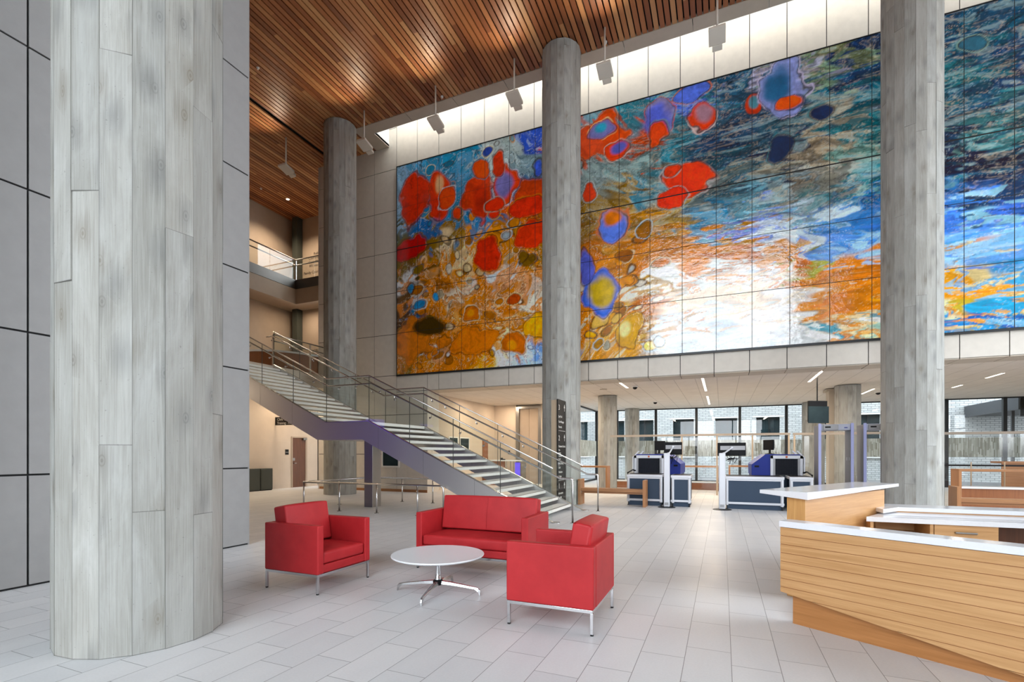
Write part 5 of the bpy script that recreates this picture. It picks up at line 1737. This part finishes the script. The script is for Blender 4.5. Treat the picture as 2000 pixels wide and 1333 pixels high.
# purple video display far to the left, seen only as a glow on the steel stringer and the rail glass
t = thing('video_display', 'large purple video display on the lobby wall hidden by the tall side wall', 'screen', (-16.78, -1.15, 1.0))
build('frame', MB().box(-16.80, -16.74, -2.05, -0.45, 0.95, 3.3), 'black', t)
build('picture', MB().box(-16.74, -16.735, -2.0, -0.5, 1.0, 3.25), 'screen', t)

# second floor reception glimpsed above the stair
t = thing('lit_counter', 'curved pale counter with a glowing top edge on the second floor behind the stair head', 'counter', (-16.6, 14.6, F2))
arc = [(-17.2 + 1.9 * math.sin(a), 15.9 - 2.4 * math.cos(a)) for a in [math.radians(8 * k - 25) for k in range(15)]]
vs, fs = [], []
for x, y in arc:
    vs += [(x, y, F2), (x, y, F2 + 0.98)]
    n_ = Vector((x + 17.2, y - 15.9)).normalized() * 0.06
    vs += [(x - n_.x, y - n_.y, F2 + 0.98), (x - n_.x, y - n_.y, F2)]
for i in range(len(arc) - 1):
    for j in range(4):
        a, b = i * 4 + j, i * 4 + (j + 1) % 4
        fs.append((a, b, b + 4, a + 4))
fs += [(0, 3, 2, 1), tuple(4 * (len(arc) - 1) + j for j in range(4))]
build('front', MB().faces(vs, fs), 'doorlight', t)
vs2 = []
for x, y in arc:
    n_ = Vector((x + 17.2, y - 15.9)).normalized()
    vs2 += [(x + n_.x * 0.03, y + n_.y * 0.03, F2 + 0.98), (x + n_.x * 0.03, y + n_.y * 0.03, F2 + 1.05), (x - n_.x * 0.4, y - n_.y * 0.4, F2 + 1.05), (x - n_.x * 0.4, y - n_.y * 0.4, F2 + 0.98)]
build('lit_top', MB().faces(vs2, fs), 'laminate', t)

# waste units against the lobby wall
lab = ['dark green waste unit against the cream lobby wall, the farther one beside the walnut door', 'dark green waste unit against the lobby wall, nearer one beside the tall wall edge']
cab = None
for i, y in enumerate((13.58, 13.0)):
    if cab is None:
        cab = thing('waste_unit', lab[0], 'waste bin', (-16.6, y, 0), 0, 'waste units on the lobby wall')
        build('cabinet', MB().box(-0.19, 0.2, 0.01, 0.55, 0.03, 0.86), 'green', cab, local=True, bevel=0.012)
        build('base', MB().box(-0.17, 0.18, 0.03, 0.53, 0, 0.03), 'black', cab, local=True)
        build('door', MB().box(0.2, 0.208, 0.03, 0.53, 0.08, 0.80), 'green', cab, local=True, bevel=0.003)
    else: dup(cab, (-16.6, y, 0), 0, lab[1])

# ------------------------------------------------------------------ signs
from mathutils import Euler
t = thing('directory_sign', 'tall black directory sign with white lettering on a pale timber blade by the stair foot', 'sign', (-4.07, 12.75, 0))
build('timber_blade', MB().box(-4.19, -4.035, 12.42, 13.10, 0, 2.88), 'maple', t)
build('face', MB().box(-4.035, -4.0, 12.40, 13.12, 0, 2.90), 'signblack', t)
rot = Euler((PI / 2, 0, PI / 2))
fx = -3.9995
for z, s, b in ((2.62, 0.20, '3'), (2.42, 0.085, 'Jury Pool'), (2.28, 0.085, 'Case Manager'), (2.14, 0.085, 'Records'), (1.80, 0.20, '2'), (1.62, 0.085, 'Customer Service'), (1.53, 0.055, 'Filing'), (1.45, 0.055, 'Payments'),
                (1.37, 0.055, 'Copy Requests'), (1.29, 0.055, 'Records'), (1.16, 0.085, 'High Density'), (1.05, 0.085, 'Civil'), (0.93, 0.085, 'Mediation'), (0.81, 0.085, 'Cashier')):
    text('lettering', b, s * 0.98, 'letter', t, (fx, 12.46, z - 0.0), rot)
mb = MB()
for z in (2.06, 0.73): mb.box(-4.0, -3.998, 12.46, 13.04, z, z + 0.008)
build('divider', mb, 'letter', t)
for z, s, b in ((0.52, 0.20, '1'), (0.36, 0.085, 'Information'), (0.25, 0.085, 'Security'), (0.14, 0.085, 'Restrooms')):
    text('lettering', b, s * 0.98, 'letter', t, (fx, 12.46, z), rot)
mb = MB()
for z in (2.70, 1.88, 0.58):
    mb.prism([(12.93, z), (13.03, z), (12.98, z + 0.1)], 'X', -4.0, -3.998).box(-4.0, -3.998, 12.97, 12.99, z - 0.09, z)
build('arrow', mb, 'letter', t)

t = thing('blade_sign', 'black projecting sign with white lettering on the cream wall below the stair', 'sign', (-16.2, 14.6, 2.6))
build('plate', MB().box(-16.79, -15.55, 14.585, 14.615, 2.60, 2.93), 'signblack', t)
text('lettering', 'Child Care', 0.155, 'letter', t, (-16.68, 14.583, 2.785), Euler((PI / 2, 0, 0)))
text('lettering', 'Training - Rooms', 0.145, 'letter', t, (-16.68, 14.583, 2.64), Euler((PI / 2, 0, 0)))
t = thing('room_plaque', 'small dark room plaque on the cream wall left of the walnut door', 'sign', (-16.79, 15.17, 1.5))
build('plate', MB().box(-16.80, -16.785, 15.09, 15.26, 1.40, 1.62), 'signblack', t)
build('strip', MB().box(-16.785, -16.783, 15.10, 15.25, 1.49, 1.51), 'greyplate', t)
t = thing('wall_lettering', 'dark wall lettering listing offices on the third floor wall beside the concrete column', 'sign', (-18.2, 18.44, 10.9))
for z, b, x in ((11.34, 'Referees', -18.62), (11.15, 'Conference Rooms', -18.95), (10.95, 'Case Managers', -18.95), (10.77, 'RR Restrooms', -18.90), (10.44, 'Family Court Services', -19.27)):
    text('lettering', b, 0.19, 'letterdark', t, (x, 18.446, z - 0.05), Euler((PI / 2, 0, 0)))
t = thing('wall_lettering', 'dark wall lettering listing offices on the second floor wall beside the concrete column', 'sign', (-18.2, 18.44, 6.2))
for z, b, x in ((6.55, 'Office of the Clerk', -18.62), (6.37, 'Court Clerk', -18.70), (6.19, 'Information Desk', -18.92), (6.01, 'Conference Rooms', -18.66), (5.81, 'RR Restrooms', -18.72)):
    text('lettering', b, 0.17, 'letterdark', t, (x, 18.446, z - 0.05), Euler((PI / 2, 0, 0)))
